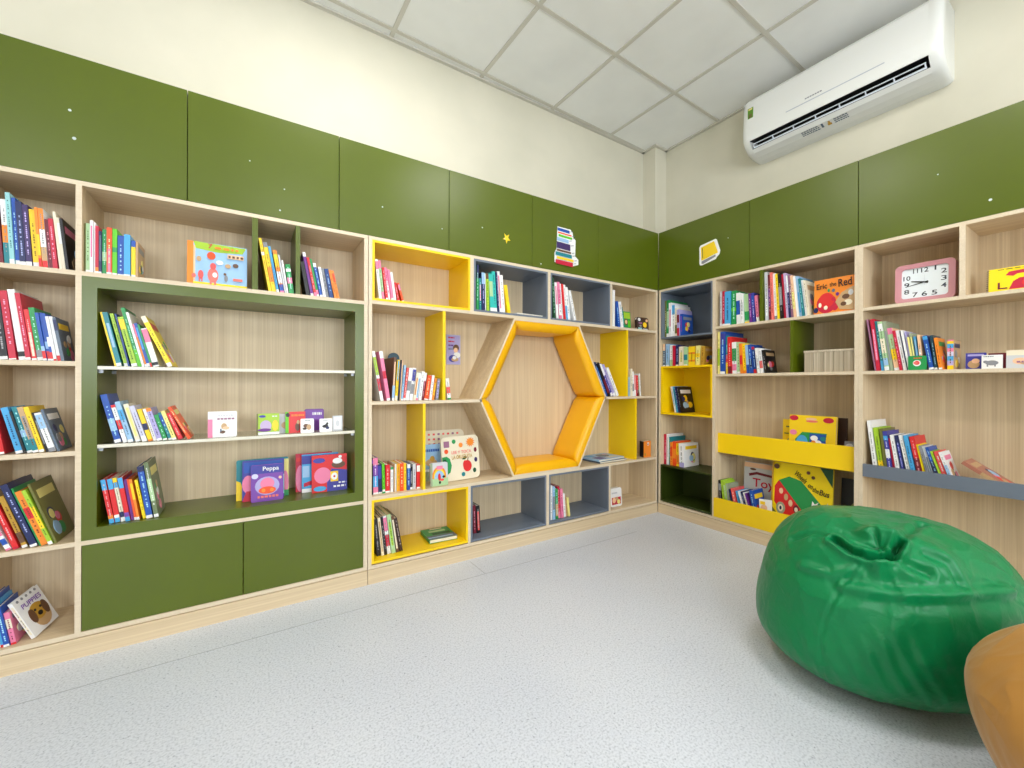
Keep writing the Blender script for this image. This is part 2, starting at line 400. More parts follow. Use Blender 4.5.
# --- right wall, end unit
U = Unit('bookcase', 'B', 1.2962, 'oak bookcase at the right end with clock cell and grey lipped shelf', 'bookcase')
U.side(1.2962, 1.314, .093, 1.764); U.side(2.232, 2.25, .093, 1.764)
U.part('top_panel', [(1.2962, 2.25, 0, D, 1.764, 1.781)], W_Y); U.back(1.2962, 2.25, .093, 1.764); U.plinth(1.2962, 2.25)
U.shelf(1.314, 2.232, 1.423, 1.44); U.shelf(1.314, 2.232, 1.083, 1.1); U.shelf(1.314, 2.232, .536, .553, d0=.013)
U.divider(1.67, 1.69, 1.44, 1.764)
U.part('shelf_lip', [(1.3145, 2.2315, -.002, .0125, .536, .603)], GREY, 'slate grey shelf lip', bevel=.001)

# upper green cabinets
def marks(seed, n):
    rg = random.Random(seed); return [(rg.uniform(.1, .9), rg.uniform(.1, .8), rg.uniform(.002, .005)) for _ in range(n)]
CABS = [('A', -3.586, -2.9965, 'leftmost of the olive green wall cupboards', [(.42, .55, .005), (.44, .33, .006)]),
 ('A', -2.9935, -2.4075, 'second olive green wall cupboard from the left, pin marks on it', [(.37, .5, .003), (.6, .3, .003), (.57, .08, .004)]),
 ('A', -2.4045, -1.8235, 'third olive green wall cupboard from the left, above the yellow-lined cell', [(.36, .35, .004), (.93, .25, .003)]),
 ('A', -1.8205, -1.2465, 'olive green wall cupboard with small yellow paper star', [(.37, .38, .004), (.64, .3, .004)]),
 ('A', -1.2435, -.6665, 'olive green wall cupboard with book pile sticker', [(.12, .06, .005)]),
 ('A', -.6635, -.004, 'blank olive green wall cupboard in the corner of the left wall', []),
 ('B', .002, .7165, 'olive green wall cupboard with yellow book sticker', [(.8, .55, .003)]),
 ('B', .7195, 1.2915, 'blank olive green wall cupboard above the bookcase with yellow bins', []),
 ('B', 1.2945, 1.8685, 'olive green wall cupboard below the air conditioner, pin marks on it', [(.53, .55, .003), (.82, .15, .006)]),
 ('B', 1.8715, 2.25, 'olive green wall cupboard at the right end', [])]
PIN = mat('pin mark white', (214, 224, 228), .5)
cabs = []
for wl, a, b_, lab, mk in CABS:
    V = Unit('wall_cupboard', wl, a, lab, 'cupboard'); V.r['group'] = 'olive green wall cupboards'
    a2 = max(a, .02) if wl == 'B' else a
    V.part('carcass', [(a2, b_, .0185, D, 1.7815, 2.238)] if not (wl == 'A' and b_ > -.01) else [(a, b_, .0185, D, 1.7815, 2.238)], DGREEN)
    V.part('door', [(a if wl == 'A' else max(a, .003), b_, -.001, .018, 1.782, 2.24)], GREEN, 'flat olive green door', bevel=.001)
    if mk:
        m = MB()
        for fx, fz, s_ in mk:
            cx = a + (b_ - a) * fx; cz = 1.782 + .458 * fz
            m.prism([(cx + s_ * math.cos(k * 1.05), cz + s_ * math.sin(k * 1.05)) for k in range(6)], -.0018, -.0008, PIN, UV)
        V.mesh('pin_mark', m, 'small white pin marks')
    cabs.append((V, a, b_))
def flat(V, name, ops, label, w=-.0012):
    """thin printed paper pieces on a door; coordinates are (u, z)"""
    m = MB()
    for k, (pts, c) in enumerate(ops): m.prism(pts, w - .0004 * (k + 1), w - .0004 * k, c, UV)
    return V.mesh(name, m, label)
def mc(n, r=.5): return mat(n, None, r)
# book pile sticker on wall A
V = cabs[4][0]
X0, X1, Z0, Z1 = -1.063, -.853, 1.832, 2.082
def S(x, y): return (X0 + (X1 - X0) * x, Z0 + (Z1 - Z0) * y)
ops = [([S(.12, 1), S(.65, 1), S(.75, .93), S(.78, .8), S(.88, .74), S(.86, .3), S(1, .22), S(1, .08), S(.72, 0), S(.0, .03), S(0, .28), S(.08, .4)], mc('white'))]
yy = .975
for c, hh, xa, xb in (('blue', .09, .12, .6), ('red orange', .05, .14, .68), ('bright green', .07, .16, .7), ('pale blue', .1, .1, .55), ('dark violet', .17, .08, .62), ('brown', .06, .08, .65), ('teal', .1, .03, .68), ('yellow', .07, .08, .75), ('crimson', .12, .03, .72)):
    hh *= 1.13; xb += .02
    ops.append(([S(xa, yy), S(xb, yy - .015), S(xb, yy - hh + .005), S(xa, yy - hh + .02)], mc(c)))
    ops.append(([S(xb + .03, yy - .03), S(xb + .14, yy - .01), S(xb + .14, yy - .025), S(xb + .03, yy - .045)], mc('slate'))); yy -= hh + .008
flat(V, 'sticker', ops, 'paper cutout of a pile of colourful books')
# yellow paper star
V = cabs[3][0]; cx, cz = -1.438, 1.925
st = [(cx + (.03 if k % 2 else .012) * math.cos(k * math.pi / 5 + .3), cz + (.034 if k % 2 else .014) * math.sin(k * math.pi / 5 + .3)) for k in range(10)]
flat(V, 'sticker', [(st, mc('yellow'))], 'small yellow paper star')
# yellow book sticker on wall B: u = -y
V = cabs[6][0]
X0, X1, Z0, Z1 = .355, .518, 1.892, 2.055
ops = [([S(.03, .1), S(.02, .82), S(.08, .9), S(.78, 1), S(.84, .96), S(1, .45), S(.97, .3), S(.85, .2), S(.8, .12), S(.15, .0), S(.06, .02)], mc('white')),
       ([S(.12, .22), S(.1, .8), S(.72, .92), S(.9, .38), S(.2, .22)], mc('yellow')), ([S(.13, .08), S(.14, .18), S(.78, .32), S(.8, .24), S(.22, .05)], mc('grey')),
       ([S(.18, .3), S(.16, .75), S(.19, .755), S(.21, .31)], mc('olive'))]
flat(V, 'sticker', ops, 'paper cutout of a yellow book')

# ------------------------------------------------------------------ books
_dummy = 0
BOOK_ROWS = [
('left column, top cell','A',1.444,0.015,[
 (-3.5208, 0.015, 0.234, -3.9, 'maroon', ''),
 (-3.5036, 0.0138, 0.2261, -3.0, 'white', '0-.33 teal,.33-.6 orange'),
 (-3.4891, 0.0111, 0.2508, -3.0, 'pale teal', '0-.07 white'),
 (-3.4774, 0.0098, 0.2372, -3.0, 'blue', '0-.07 white'),
 (-3.4664, 0.015, 0.2259, -3.2, 'navy', '0-.06 white'),
 (-3.45, 0.0138, 0.218, -3.3, 'dark violet', '0-.07 white'),
 (-3.4346, 0.0145, 0.2065, -3.6, 'yellow', '0-.08 white'),
 (-3.4187, 0.0073, 0.2146, -3.7, 'orange', '0-.15 red,.2-.55 yellow'),
 (-3.4104, 0.0136, 0.2136, -3.9, 'white', '0-.12 red,.12-.35 tan,.65-1 orange'),
 (-3.3951, 0.0101, 0.1789, -4.2, 'maroon', ''),
 (-3.3838, 0.012, 0.1814, -4.4, 'crimson', ''),
 (-3.3686, 0.0076, 0.2106, -5.2, 'cream', ''),
 (-3.36, 0.0079, 0.1904, -5.4, 'cream', '.5-.9 white'),
 (-3.3507, 0.008, 0.1891, -5.7, 'black', ''),
]),
('left column, second cell','A',1.106,0.015,[
 (-3.5117, 0.0178, 0.2303, -5.4, 'black', '0-.05 white'),
 (-3.4914, 0.0172, 0.2432, -5.8, 'crimson', '0-.02 white'),
 (-3.4694, 0.0174, 0.2507, -6.7, 'white', '.05-.12 black'),
 (-3.4506, 0.0122, 0.2389, -6.8, 'crimson', '0-.04 white'),
 (-3.437, 0.0121, 0.1827, -6.9, 'red', '0-.04 white,.08-.55 cream'),
 (-3.4233, 0.0142, 0.1909, -7.2, 'green', '0-.06 white,.06-.2 grey'),
 (-3.4073, 0.0088, 0.1735, -7.5, 'blue', '0-.04 white,.04-.2 red,.2-.3 pale blue'),
 (-3.3976, 0.0077, 0.1745, -7.6, 'blue', '0-.04 white,.04-.2 red,.25-.4 pale blue'),
 (-3.3892, 0.0068, 0.1732, -7.7, 'blue', '0-.04 white,.04-.18 red,.3-.5 white'),
 (-3.3813, 0.0071, 0.1626, -8.0, 'white', '0-.04 red'),
 (-3.3734, 0.0087, 0.1637, -8.1, 'white', '.0-.12 red'),
 (-3.3629, 0.0087, 0.16, -8.5, 'slate', '.7-.95 navy'),
]),
('left column, middle cell','A',0.772,0.015,[
 (-3.524, 0.021, 0.1609, -7.8, 'red', '0-.05 white'),
 (-3.4748, 0.0172, 0.1685, -13.0, 'sky blue', '0-.06 white'),
 (-3.4554, 0.006, 0.1544, -13.3, 'black', ''),  # added black sliver standing for the shaded gap between its neighbours
 (-3.4481, 0.0137, 0.1697, -13.6, 'teal', '0-.05 white,.35-.5 pale blue'),
 (-3.4324, 0.0139, 0.1702, -13.9, 'tan', '0-.05 white,.05-.3 teal,.3-.8 grey'),
 (-3.4168, 0.0127, 0.1701, -14.1, 'yellow', '0-.06 white'),
 (-3.4024, 0.0072, 0.1494, -14.3, 'black', '.2-.8 grey'),
 (-3.3918, 0.0168, 0.1476, -15.3, 'white', '0-.1 grey,.6-.95 pale blue'),
 (-3.3721, 0.0065, 0.1618, -15.9, 'slate', ''),
]),
('left column, fourth cell','A',0.433,0.015,[
 (-3.4967, 0.0136, 0.1106, -21.7, 'white', '0-.06 pink,.2-.4 blue,.5-.7 pink'),
 (-3.4807, 0.0141, 0.1628, -17.1, 'red', '0-.05 crimson'),
 (-3.4595, 0.0135, 0.1992, -17.1, 'gold', '0-.05 white,.1-.3 brown'),
 (-3.4374, 0.0174, 0.2424, -18.0, 'navy', '.0-.04 white'),
 (-3.4171, 0.0044, 0.2272, -18.2, 'green', ''),
 (-3.4122, 0.0168, 0.2125, -18.2, 'orange', '.5-.7 red'),
 (-3.3926, 0.011, 0.2172, -18.5, 'lime', '0-.06 white,.3-.7 yellow'),
 (-3.3794, 0.0067, 0.2351, -17.2, 'olive', ''),
]),
('left column, bottom cell','A',0.093,0.02,[
 (-3.5238, 0.012, 0.1705, -8.5, 'blue', '0-.06 white,.06-.2 red'),
 (-3.5105, 0.0069, 0.1569, -8.7, 'sky blue', '0-.06 red'),
 (-3.5028, 0.0134, 0.1441, -8.9, 'blue', '0-.06 white'),
 (-3.488, 0.013, 0.1185, -9.1, 'pink', '0-.06 red,.5-.8 cream'),
]),
('long top cell above the green niche','A',1.444,0.02,[
 (-3.304, 0.0033, 0.1868, 0.0, 'olive', ''),
 (-3.3002, 0.0108, 0.1876, 0.0, 'pale green', '0-.06 white'),
 (-3.2884, 0.0089, 0.1997, 0.0, 'white', '.3-.9 pink'),
 (-3.2786, 0.0038, 0.1945, 0.0, 'white', ''),
 (-3.2742, 0.0092, 0.1825, 0.0, 'crimson', '0-.05 white,.05-.13 orange'),
 (-3.2641, 0.0077, 0.1639, 0.0, 'navy', '0-.05 white,.3-.9 slate'),
 (-3.2556, 0.0125, 0.1746, 0.0, 'green', '.3-.5 pale green'),
 (-3.242, 0.0145, 0.1825, 0.0, 'red orange', '0-.05 white,.05-.55 pink'),
 (-3.2264, 0.0133, 0.1813, 0.0, 'bright green', '0-.05 white,.5-.6 green'),
 (-3.212, 0.0183, 0.1595, 0.0, 'blue', '0-.05 white,.1-.75 blue'),
 (-3.1924, 0.0185, 0.1654, 0.0, 'sky blue', '0-.05 white'),
 (-3.172, 0.0129, 0.1462, 0.0, 'yellow', '0-.07 white,.83-1 blue'),
 (-3.1578, 0.0055, 0.1459, 0.0, 'tan', ''),
]),
('narrow top cell between green dividers','A',1.444,0.015,[
 (-2.7021, 0.0114, 0.2409, -9.8, 'yellow', '.68-.74 white'),
 (-2.689, 0.0165, 0.224, -9.6, 'yellow', '.2-.5 orange,.9-1 grey'),
 (-2.6705, 0.0096, 0.2074, -9.8, 'sky blue', '0-.06 white'),
 (-2.6558, 0.016, 0.1953, -9.5, 'orange', '0-.05 pink,.05-.2 blue,.22-.5 white,.6-.9 yellow'),
 (-2.6379, 0.0068, 0.1758, -9.4, 'pale grey', ''),
 (-2.6297, 0.0068, 0.152, -8.7, 'white', ''),
 (-2.6188, 0.0199, 0.1371, -7.7, 'green', '.75-.85 white,.35-.55 pink'),
]),
('top cell right of the green dividers','A',1.444,0.015,[
 (-2.5477, 0.0156, 0.16, -9.5, 'black', ''),
 (-2.5277, 0.0126, 0.2071, -10.6, 'purple', '0-.06 white,.9-1 white'),
 (-2.5132, 0.0104, 0.1834, -10.9, 'red', '.0-.1 pink'),
 (-2.5011, 0.0105, 0.1804, -11.2, 'green', '0-.06 white,.06-.18 pink'),
 (-2.4874, 0.0119, 0.162, -11.9, 'blue', '0-.06 white,.88-1 white'),
 (-2.4737, 0.0116, 0.1455, -9.5, 'white', ''),
 (-2.4603, 0.0131, 0.1416, -9.8, 'grey', ''),
 (-2.4453, 0.0174, 0.1408, -10.3, 'dark blue', ''),
 (-2.4226, 0.0118, 0.1388, -11.9, 'orange', ''),
 (-2.4083, 0.0105, 0.1389, -12.5, 'orange', '.6-.9 red orange'),
]),
('upper glass shelf of the green niche','A',1.09,0.02,[
 (-3.2185, 0.0056, 0.2112, -11.6, 'yellow', ''),
 (-3.2122, 0.0143, 0.2109, -11.7, 'teal', '0-.06 white,.35-.8 pale blue'),
 (-3.1908, 0.0102, 0.2092, -12.1, 'lime', '0-.06 white'),
 (-3.1792, 0.0049, 0.2083, -11.2, 'dark blue', ''),
 (-3.1688, 0.0167, 0.1976, -12.7, 'lime', '0-.06 white,.75-.95 yellow'),
 (-3.1502, 0.011, 0.236, -12.9, 'green', '0-.3 bright green'),
 (-3.1373, 0.0073, 0.2185, -13.1, 'white', ''),
 (-3.1288, 0.0056, 0.1729, -13.3, 'orange', '.7-1 pink,0-.06 white'),
 (-3.1221, 0.0091, 0.1772, -13.6, 'blue', '0-.08 white,.4-.9 sky blue'),
 (-3.1116, 0.0053, 0.1726, -13.8, 'green', '0-.1 red'),
 (-3.1045, 0.0185, 0.158, -14.2, 'white', '.64-.97 pink,.04-.12 black'),
 (-3.0575, 0.0151, 0.2173, -23.2, 'bright yellow', '0-.08 white,.88-1 cream'),
]),
('lower glass shelf of the green niche','A',0.79,0.02,[
 (-3.2182, 0.0189, 0.1933, -12.8, 'blue', '0-.07 white,.25-.5 pale blue'),
 (-3.1934, 0.013, 0.1532, -14.1, 'white', '.93-1 red,.35-.6 red'),
 (-3.1776, 0.0149, 0.1659, -14.3, 'pale blue', '0-.07 white,.55-.8 sky blue'),
 (-3.157, 0.0148, 0.1554, -14.3, 'cream', '0-.05 white,.15-.9 pale yellow'),
 (-3.136, 0.0149, 0.1485, -15.8, 'pale lavender', '0-.15 white'),
 (-3.118, 0.0136, 0.1344, -15.5, 'yellow', '.35-.55 navy,0-.06 orange'),
 (-3.1025, 0.0101, 0.1344, -15.0, 'white', ''),
 (-3.0898, 0.0154, 0.1372, -15.7, 'lavender', '0-.07 white,.9-1 orange'),
 (-3.072, 0.0133, 0.1092, -16.2, 'green', '0-.07 white'),
 (-3.0543, 0.0109, 0.1194, -17.7, 'teal', '0-.07 white,.5-.9 blue'),
 (-3.0416, 0.0125, 0.1256, -18.0, 'pale yellow', '0-.07 white'),
 (-3.0232, 0.0147, 0.1173, -20.1, 'red', '.0-.06 crimson'),
 (-2.9925, 0.01, 0.1502, -26.3, 'red orange', ''),
]),
('green niche floor','A',0.478,0.03,[
 (-3.2336, 0.014, 0.1741, -8.9, 'red', '0-.1 sky blue,.1-.18 orange,.76-1 sky blue'),
 (-3.2178, 0.0145, 0.1737, -8.3, 'red', '0-.1 sky blue,.1-.17 white,.76-1 sky blue'),
 (-3.2006, 0.012, 0.1761, -8.8, 'cream', '0-.1 white,.1-.22 navy,.78-.9 sky blue,.9-1 yellow'),
 (-3.1869, 0.0139, 0.1759, -8.1, 'red', '0-.1 sky blue,.1-.2 violet,.76-1 sky blue'),
 (-3.1712, 0.0085, 0.1656, -8.2, 'purple', ''),
 (-3.1612, 0.007, 0.1667, -8.4, 'red orange', '0-.07 white'),
 (-3.1531, 0.0077, 0.1662, -8.6, 'orange', '0-.07 white,.5-.9 yellow'),
 (-3.1364, 0.0098, 0.1603, -9.7, 'bright yellow', ''),
 (-3.1244, 0.019, 0.2133, -8.2, 'blue', '0-.06 white,.0-.02 red,.9-1 navy'),
 (-3.1009, 0.0141, 0.2285, -8.8, 'moss', '0-.06 white,.3-.7 pale green'),
]),
('yellow-lined top cell','A',1.466,0.02,[
 (-2.2048, 0.0141, 0.2075, -6.2, 'white', '.75-.95 pink'),
 (-2.1891, 0.0123, 0.2032, -6.4, 'pale green', '0-.2 pink,.8-1 pink'),
 (-2.1712, 0.0116, 0.1684, -7.5, 'red', '0-.06 white'),
 (-2.1573, 0.014, 0.1717, -7.7, 'pink', '0-.6 white'),
 (-2.1416, 0.0121, 0.1621, -8.0, 'pink', '0-.08 white'),
 (-2.1279, 0.0126, 0.1509, -8.3, 'white', '.2-.9 white'),
 (-2.1069, 0.0106, 0.1002, -11.0, 'red', '0-.05 white'),
 (-2.0849, 0.0105, 0.0999, -16.1, 'red orange', '0-.05 white,.6-.9 pink'),
]),
('second-row cell left of the yellow divider','A',0.934,0.02,[
 (-2.1953, 0.0156, 0.2633, -10.2, 'white', '.52-.88 lime,.2-.45 crimson'),
 (-2.1649, 0.0183, 0.2626, -9.2, 'pink', '0-.05 white,.86-1 white,.45-.6 crimson'),
 (-2.1376, 0.0133, 0.2313, 2.8, 'brown', '0-.07 white,.07-.35 pale blue,.35-.9 peach'),
 (-2.1214, 0.0129, 0.2189, 3.8, 'yellow', '0-.12 cream,.5-.98 sky blue'),
 (-2.1068, 0.009, 0.2186, 3.5, 'black', '.1-.9 navy'),
 (-2.0962, 0.006, 0.2181, 3.7, 'peach', ''),
 (-2.0893, 0.0101, 0.1915, 5.4, 'pale blue', '0-.05 white'),
 (-2.0776, 0.0106, 0.1787, 6.5, 'coral', '0-.08 white'),
 (-2.0642, 0.0183, 0.1772, 7.5, 'white', '.3-.6 grey'),
 (-2.0437, 0.017, 0.1778, 7.1, 'white', '.6-.95 indigo,.2-.5 grey'),
 (-2.023, 0.0145, 0.1517, 8.1, 'cream', '.2-.8 orange'),
 (-2.0065, 0.0115, 0.1507, 7.7, 'white', '.1-.8 sky blue,.0-.08 pink'),
 (-1.9932, 0.0163, 0.1589, 7.4, 'white', ''),
 (-1.9742, 0.0127, 0.1526, 7.2, 'maroon', '.7-1 white'),
 (-1.959, 0.024, 0.1377, 8.4, 'red orange', '.0-.05 white'),
 (-1.9306, 0.0135, 0.1395, 7.2, 'white', ''),
 (-1.9133, 0.0136, 0.1232, 8.6, 'orange', '.2-.8 yellow'),
 (-1.893, 0.0166, 0.1201, 5.9, 'grey', '.1-.9 lavender'),
]),
('second-row cell right of the yellow divider','A',0.934,0.02,[
 (-1.8172, 0.0212, 0.1225, -6.6, 'white', '0-.08 green,.3-.6 coral'),
]),
('third-row cell beside the caterpillar-green board book','A',0.445,0.04,[
 (-2.2384, 0.0077, 0.1808, 0.0, 'black', '.9-1 violet'),
 (-2.2278, 0.0247, 0.1901, -0.8, 'violet', '0-.05 white,.05-.2 pink,.2-.5 sky blue,.8-1 pink'),
 (-2.2003, 0.0182, 0.1544, -1.4, 'navy', '0-.05 white,.5-.95 indigo'),
 (-2.1805, 0.0132, 0.1573, -1.6, 'bright green', '0-.06 green,.06-.13 white'),
 (-2.164, 0.023, 0.1476, 0.0, 'red', '0-.06 white'),
 (-2.1371, 0.0137, 0.1343, 0.0, 'white', '.9-1 green'),
 (-2.1211, 0.0072, 0.1477, 0.0, 'tan', ''),
 (-2.1129, 0.0076, 0.1468, 0.0, 'white', ''),
 (-2.1035, 0.0133, 0.1487, 0.0, 'yellow', '.0-1 orange'),
 (-2.0883, 0.0214, 0.149, 0.0, 'red orange', ''),
 (-2.065, 0.0143, 0.1457, 0.0, 'yellow', ''),
 (-2.048, 0.0167, 0.1401, 0.0, 'blue', '.85-1 white,.1-.6 indigo'),
 (-2.0297, 0.0123, 0.1223, 0.0, 'black', '0-.1 white,.3-.8 grey'),
 (-2.0147, 0.0169, 0.1384, 0.0, 'pale grey', ''),
 (-1.9946, 0.0186, 0.1351, 0.0, 'red', '0-.07 white,.7-.95 white'),
]),
('yellow-lined bottom cell','A',0.112,0.05,[
 (-2.2055, 0.0207, 0.1991, -5.5, 'black', ''),
 (-2.181, 0.0136, 0.2039, -6.3, 'cream', '.1-.9 tan'),
 (-2.1656, 0.0127, 0.2071, -6.5, 'black', ''),
 (-2.149, 0.0187, 0.2085, -7.4, 'white', '.2-.5 crimson,.6-.95 pink'),
 (-2.1276, 0.0209, 0.2139, -7.8, 'pale green', '.2-.8 lime'),
 (-2.1028, 0.015, 0.2009, -8.6, 'brown', '.1-.9 cream'),
 (-2.0814, 0.0161, 0.1879, -10.2, 'dark brown', ''),
]),
('first grey-lined top cell','A',1.4668,0.02,[
 (-1.6336, 0.0157, 0.2694, 0.0, 'green', '.7-1 navy'),
 (-1.6145, 0.0141, 0.1916, -0.7, 'teal', '.3-.8 pink'),
 (-1.5985, 0.0213, 0.2273, -1.1, 'navy', '.7-1 pale blue'),
 (-1.5748, 0.0078, 0.2256, -1.4, 'white', ''),
 (-1.5647, 0.0174, 0.2268, -1.9, 'lime', '.85-1 brown'),
 (-1.54, 0.0243, 0.2278, -3.5, 'turquoise', '.4-.8 pale green,0-.1 white'),
 (-1.5132, 0.0233, 0.2474, -3.8, 'turquoise', '0-.1 white'),
 (-1.4866, 0.0105, 0.2443, -4.3, 'navy', ''),
 (-1.4742, 0.0193, 0.2522, -4.6, 'white', '.1-.9 pink'),
 (-1.4525, 0.0201, 0.2327, -4.9, 'white', ''),
 (-1.418, 0.0227, 0.1747, -9.3, 'yellow', '.1-.4 bright yellow'),
]),
('second grey-lined top cell','A',1.4668,0.02,[
 (-1.0506, 0.02, 0.2747, -3.8, 'dark green', ''),
 (-1.0266, 0.0193, 0.2444, -4.5, 'white', '.4-.9 pink'),
 (-1.0033, 0.0213, 0.2502, -5.1, 'pink', '.1-.4 white'),
 (-0.9788, 0.014, 0.2418, -5.6, 'white', ''),
 (-0.962, 0.016, 0.2427, -6.1, 'red', ''),
 (-0.9432, 0.0161, 0.2382, -6.5, 'white', '0-.4 sky blue'),
 (-0.9241, 0.0238, 0.2259, -7.1, 'white', ''),
 (-0.8724, 0.0189, 0.2082, -14.3, 'white', ''),
]),
('wooden top cell by the corner','A',1.454,0.02,[
 (-0.4938, 0.0247, 0.2756, 0.0, 'white', ''),
 (-0.4356, 0.0249, 0.1953, -7.9, 'blue', ''),
 (-0.4067, 0.0251, 0.1943, -8.7, 'white', ''),
 (-0.3775, 0.0161, 0.1577, -9.5, 'teal', ''),
]),
('cell right of the hexagon, upper half','A',0.934,0.02,[
 (-0.5565, 0.0162, 0.2744, -26.6, 'blue', '.85-1 navy'),
 (-0.5359, 0.0214, 0.2698, -26.9, 'black', '.1-.5 maroon'),
 (-0.5092, 0.0228, 0.2623, -27.2, 'indigo', '0-.1 white,.65-1 white'),
 (-0.48, 0.021, 0.2587, -27.6, 'lavender', '0-.1 white'),
 (-0.452, 0.0237, 0.2333, -28.3, 'white', ''),
]),
('narrow wooden cell right of the yellow divider','A',0.934,0.02,[
 (-0.3198, 0.0152, 0.1461, 0.0, 'pale blue', ''),
 (-0.3022, 0.0214, 0.2112, -0.6, 'cream', ''),
 (-0.2781, 0.02, 0.1904, -1.1, 'white', '.2-.5 grey'),
 (-0.2538, 0.0201, 0.159, -2.3, 'white', '.3-1 red'),
 (-0.2293, 0.0203, 0.1608, -3.5, 'red', '.0-.3 maroon'),
 (-0.2063, 0.0118, 0.1595, -4.1, 'green', '0-.2 olive'),
 (-0.1922, 0.0134, 0.1755, -4.7, 'white', ''),
]),
('first grey-lined bottom cell','A',0.11,0.08,[
 (-1.6177, 0.0191, 0.1722, -1.9, 'maroon', ''),
 (-1.5949, 0.0244, 0.1666, -2.9, 'black', '.1-.8 coral'),
]),
('second grey-lined bottom cell','A',0.11,0.03,[
 (-1.0655, 0.0174, 0.2312, 0.0, 'white', ''),
 (-1.0439, 0.0191, 0.2225, -0.9, 'pale blue', '.3-.7 grey'),
 (-1.0204, 0.0209, 0.2045, -1.8, 'green', '.1-.5 tan'),
 (-0.995, 0.0178, 0.2185, -2.8, 'crimson', '0-.2 pink'),
 (-0.9745, 0.0212, 0.1997, -3.2, 'pink', ''),
 (-0.9487, 0.0165, 0.1635, -4.5, 'white', ''),
 (-0.9278, 0.0132, 0.1474, -5.8, 'tan', ''),
 (-0.9103, 0.0149, 0.1318, -7.3, 'pale yellow', ''),
]),
('grey-lined top cell in the corner','B',1.401,0.03,[
 (0.04, 0.013, 0.2913, 0.0, 'olive', ''),
 (0.0541, 0.024, 0.2933, -0.1, 'green', '.3-.7 pale green,0-.1 white'),
 (0.0798, 0.0236, 0.2686, -0.2, 'white', '.3-.8 pink'),
 (0.105, 0.0251, 0.2474, -0.3, 'white', '.7-1 sky blue'),
 (0.1315, 0.0195, 0.2201, -0.3, 'cream', '.1-.4 olive'),
 (0.1538, 0.021, 0.2055, -0.8, 'lavender', '0-.3 crimson,.5-.8 maroon'),
 (0.1777, 0.019, 0.1676, -1.4, 'blue', '.2-.9 violet'),
]),
('dark corner shelf above the yellow cell','B',1.169,0.02,[
 (0.0321, 0.0214, 0.179, 0.0, 'slate', '0-.06 white,.7-1 peach'),
 (0.0576, 0.0275, 0.177, 0.0, 'pale blue', '0-.06 white'),
 (0.0923, 0.0261, 0.166, 0.0, 'white', '0-.3 pale green'),
 (0.1226, 0.0178, 0.1595, 0.0, 'crimson', ''),
 (0.1451, 0.0254, 0.1619, 0.0, 'navy', '0-.06 white'),
 (0.1764, 0.0395, 0.1472, 0.0, 'cream', '.2-.7 pale yellow'),
 (0.2207, 0.0294, 0.1401, 0.0, 'pale green', '0-.06 white,.3-.6 teal'),
 (0.2552, 0.0541, 0.1415, 0.0, 'yellow', '.2-.3 orange,.6-.7 orange'),
 (0.3173, 0.0335, 0.1432, 1.8, 'pale yellow', '.4-.6 yellow'),
 (0.3558, 0.0266, 0.1361, 2.9, 'gold', ''),
]),
('yellow-lined cell in the corner','B',0.803,0.06,[
 (0.1092, 0.0143, 0.2083, -11.1, 'white', '.3-.8 pale blue'),
 (0.1269, 0.0164, 0.2077, -10.0, 'sky blue', '.3-.9 teal'),
 (0.1467, 0.0108, 0.2062, -10.6, 'navy', ''),
 (0.1606, 0.0129, 0.205, -10.3, 'black', ''),
]),
('corner cell above the dark green box','B',0.387,0.04,[
 (0.028, 0.0234, 0.2391, 0.0, 'crimson', ''),
 (0.053, 0.0185, 0.2427, -0.1, 'white', ''),
 (0.0729, 0.0126, 0.2212, -0.2, 'teal', '.1-.9 green'),
 (0.0866, 0.0215, 0.1818, -0.3, 'orange', '.4-.8 red orange'),
 (0.1097, 0.0279, 0.1899, -0.5, 'red orange', '.3-.7 orange'),
 (0.1402, 0.0253, 0.1783, -0.8, 'yellow', '.1-.5 orange'),
 (0.1714, 0.0409, 0.1817, -2.3, 'white', '0-.2 lavender'),
]),
('right unit top cell left of the green divider','B',1.435,0.015,[
 (0.5058, 0.0135, 0.244, 0.0, 'pale grey', '0-.08 white'),
 (0.5229, 0.0169, 0.2426, 0.0, 'crimson', '0-.06 white'),
 (0.5435, 0.0393, 0.2347, 0.0, 'sky blue', '0-.05 white'),
 (0.5867, 0.0324, 0.2316, 0.0, 'green', '.4-.5 bright green'),
 (0.6253, 0.0243, 0.2115, -1.2, 'white', '0-.05 white,.3-.75 blue'),
 (0.6526, 0.0214, 0.2021, -1.7, 'white', '.4-.7 pale grey'),
 (0.6778, 0.0299, 0.1956, -1.9, 'pale green', '0-.05 yellow,.1-.4 green'),
 (0.7118, 0.0159, 0.1922, -2.7, 'purple', ''),
 (0.731, 0.0173, 0.1939, -3.4, 'indigo', '.6-.9 blue'),
 (0.7542, 0.0185, 0.1743, -5.0, 'pink', '0-.18 white'),
]),
('right unit top cell right of the green divider','B',1.435,0.015,[
 (0.8093, 0.0188, 0.3124, -1.3, 'pale grey', '.1-.6 white'),
 (0.8316, 0.0139, 0.2915, -1.8, 'maroon', '.3-.7 purple'),
 (0.8487, 0.0138, 0.302, -2.3, 'salmon', ''),
 (0.8644, 0.0148, 0.2933, -2.5, 'white', '0-.08 grey'),
 (0.8824, 0.014, 0.2874, -3.0, 'bright yellow', ''),
 (0.8989, 0.0178, 0.2843, -3.4, 'black', '.3-.7 grey'),
 (0.9194, 0.0137, 0.2772, -3.7, 'crimson', ''),
 (0.935, 0.0109, 0.2814, -4.0, 'lilac', '.3-.8 pale grey'),
 (0.9476, 0.0097, 0.2645, -4.2, 'navy', '.6-1 white'),
 (0.959, 0.0139, 0.2642, -4.4, 'mauve', ''),
 (0.9753, 0.0127, 0.2577, -4.8, 'peach', '.2-.6 pale yellow'),
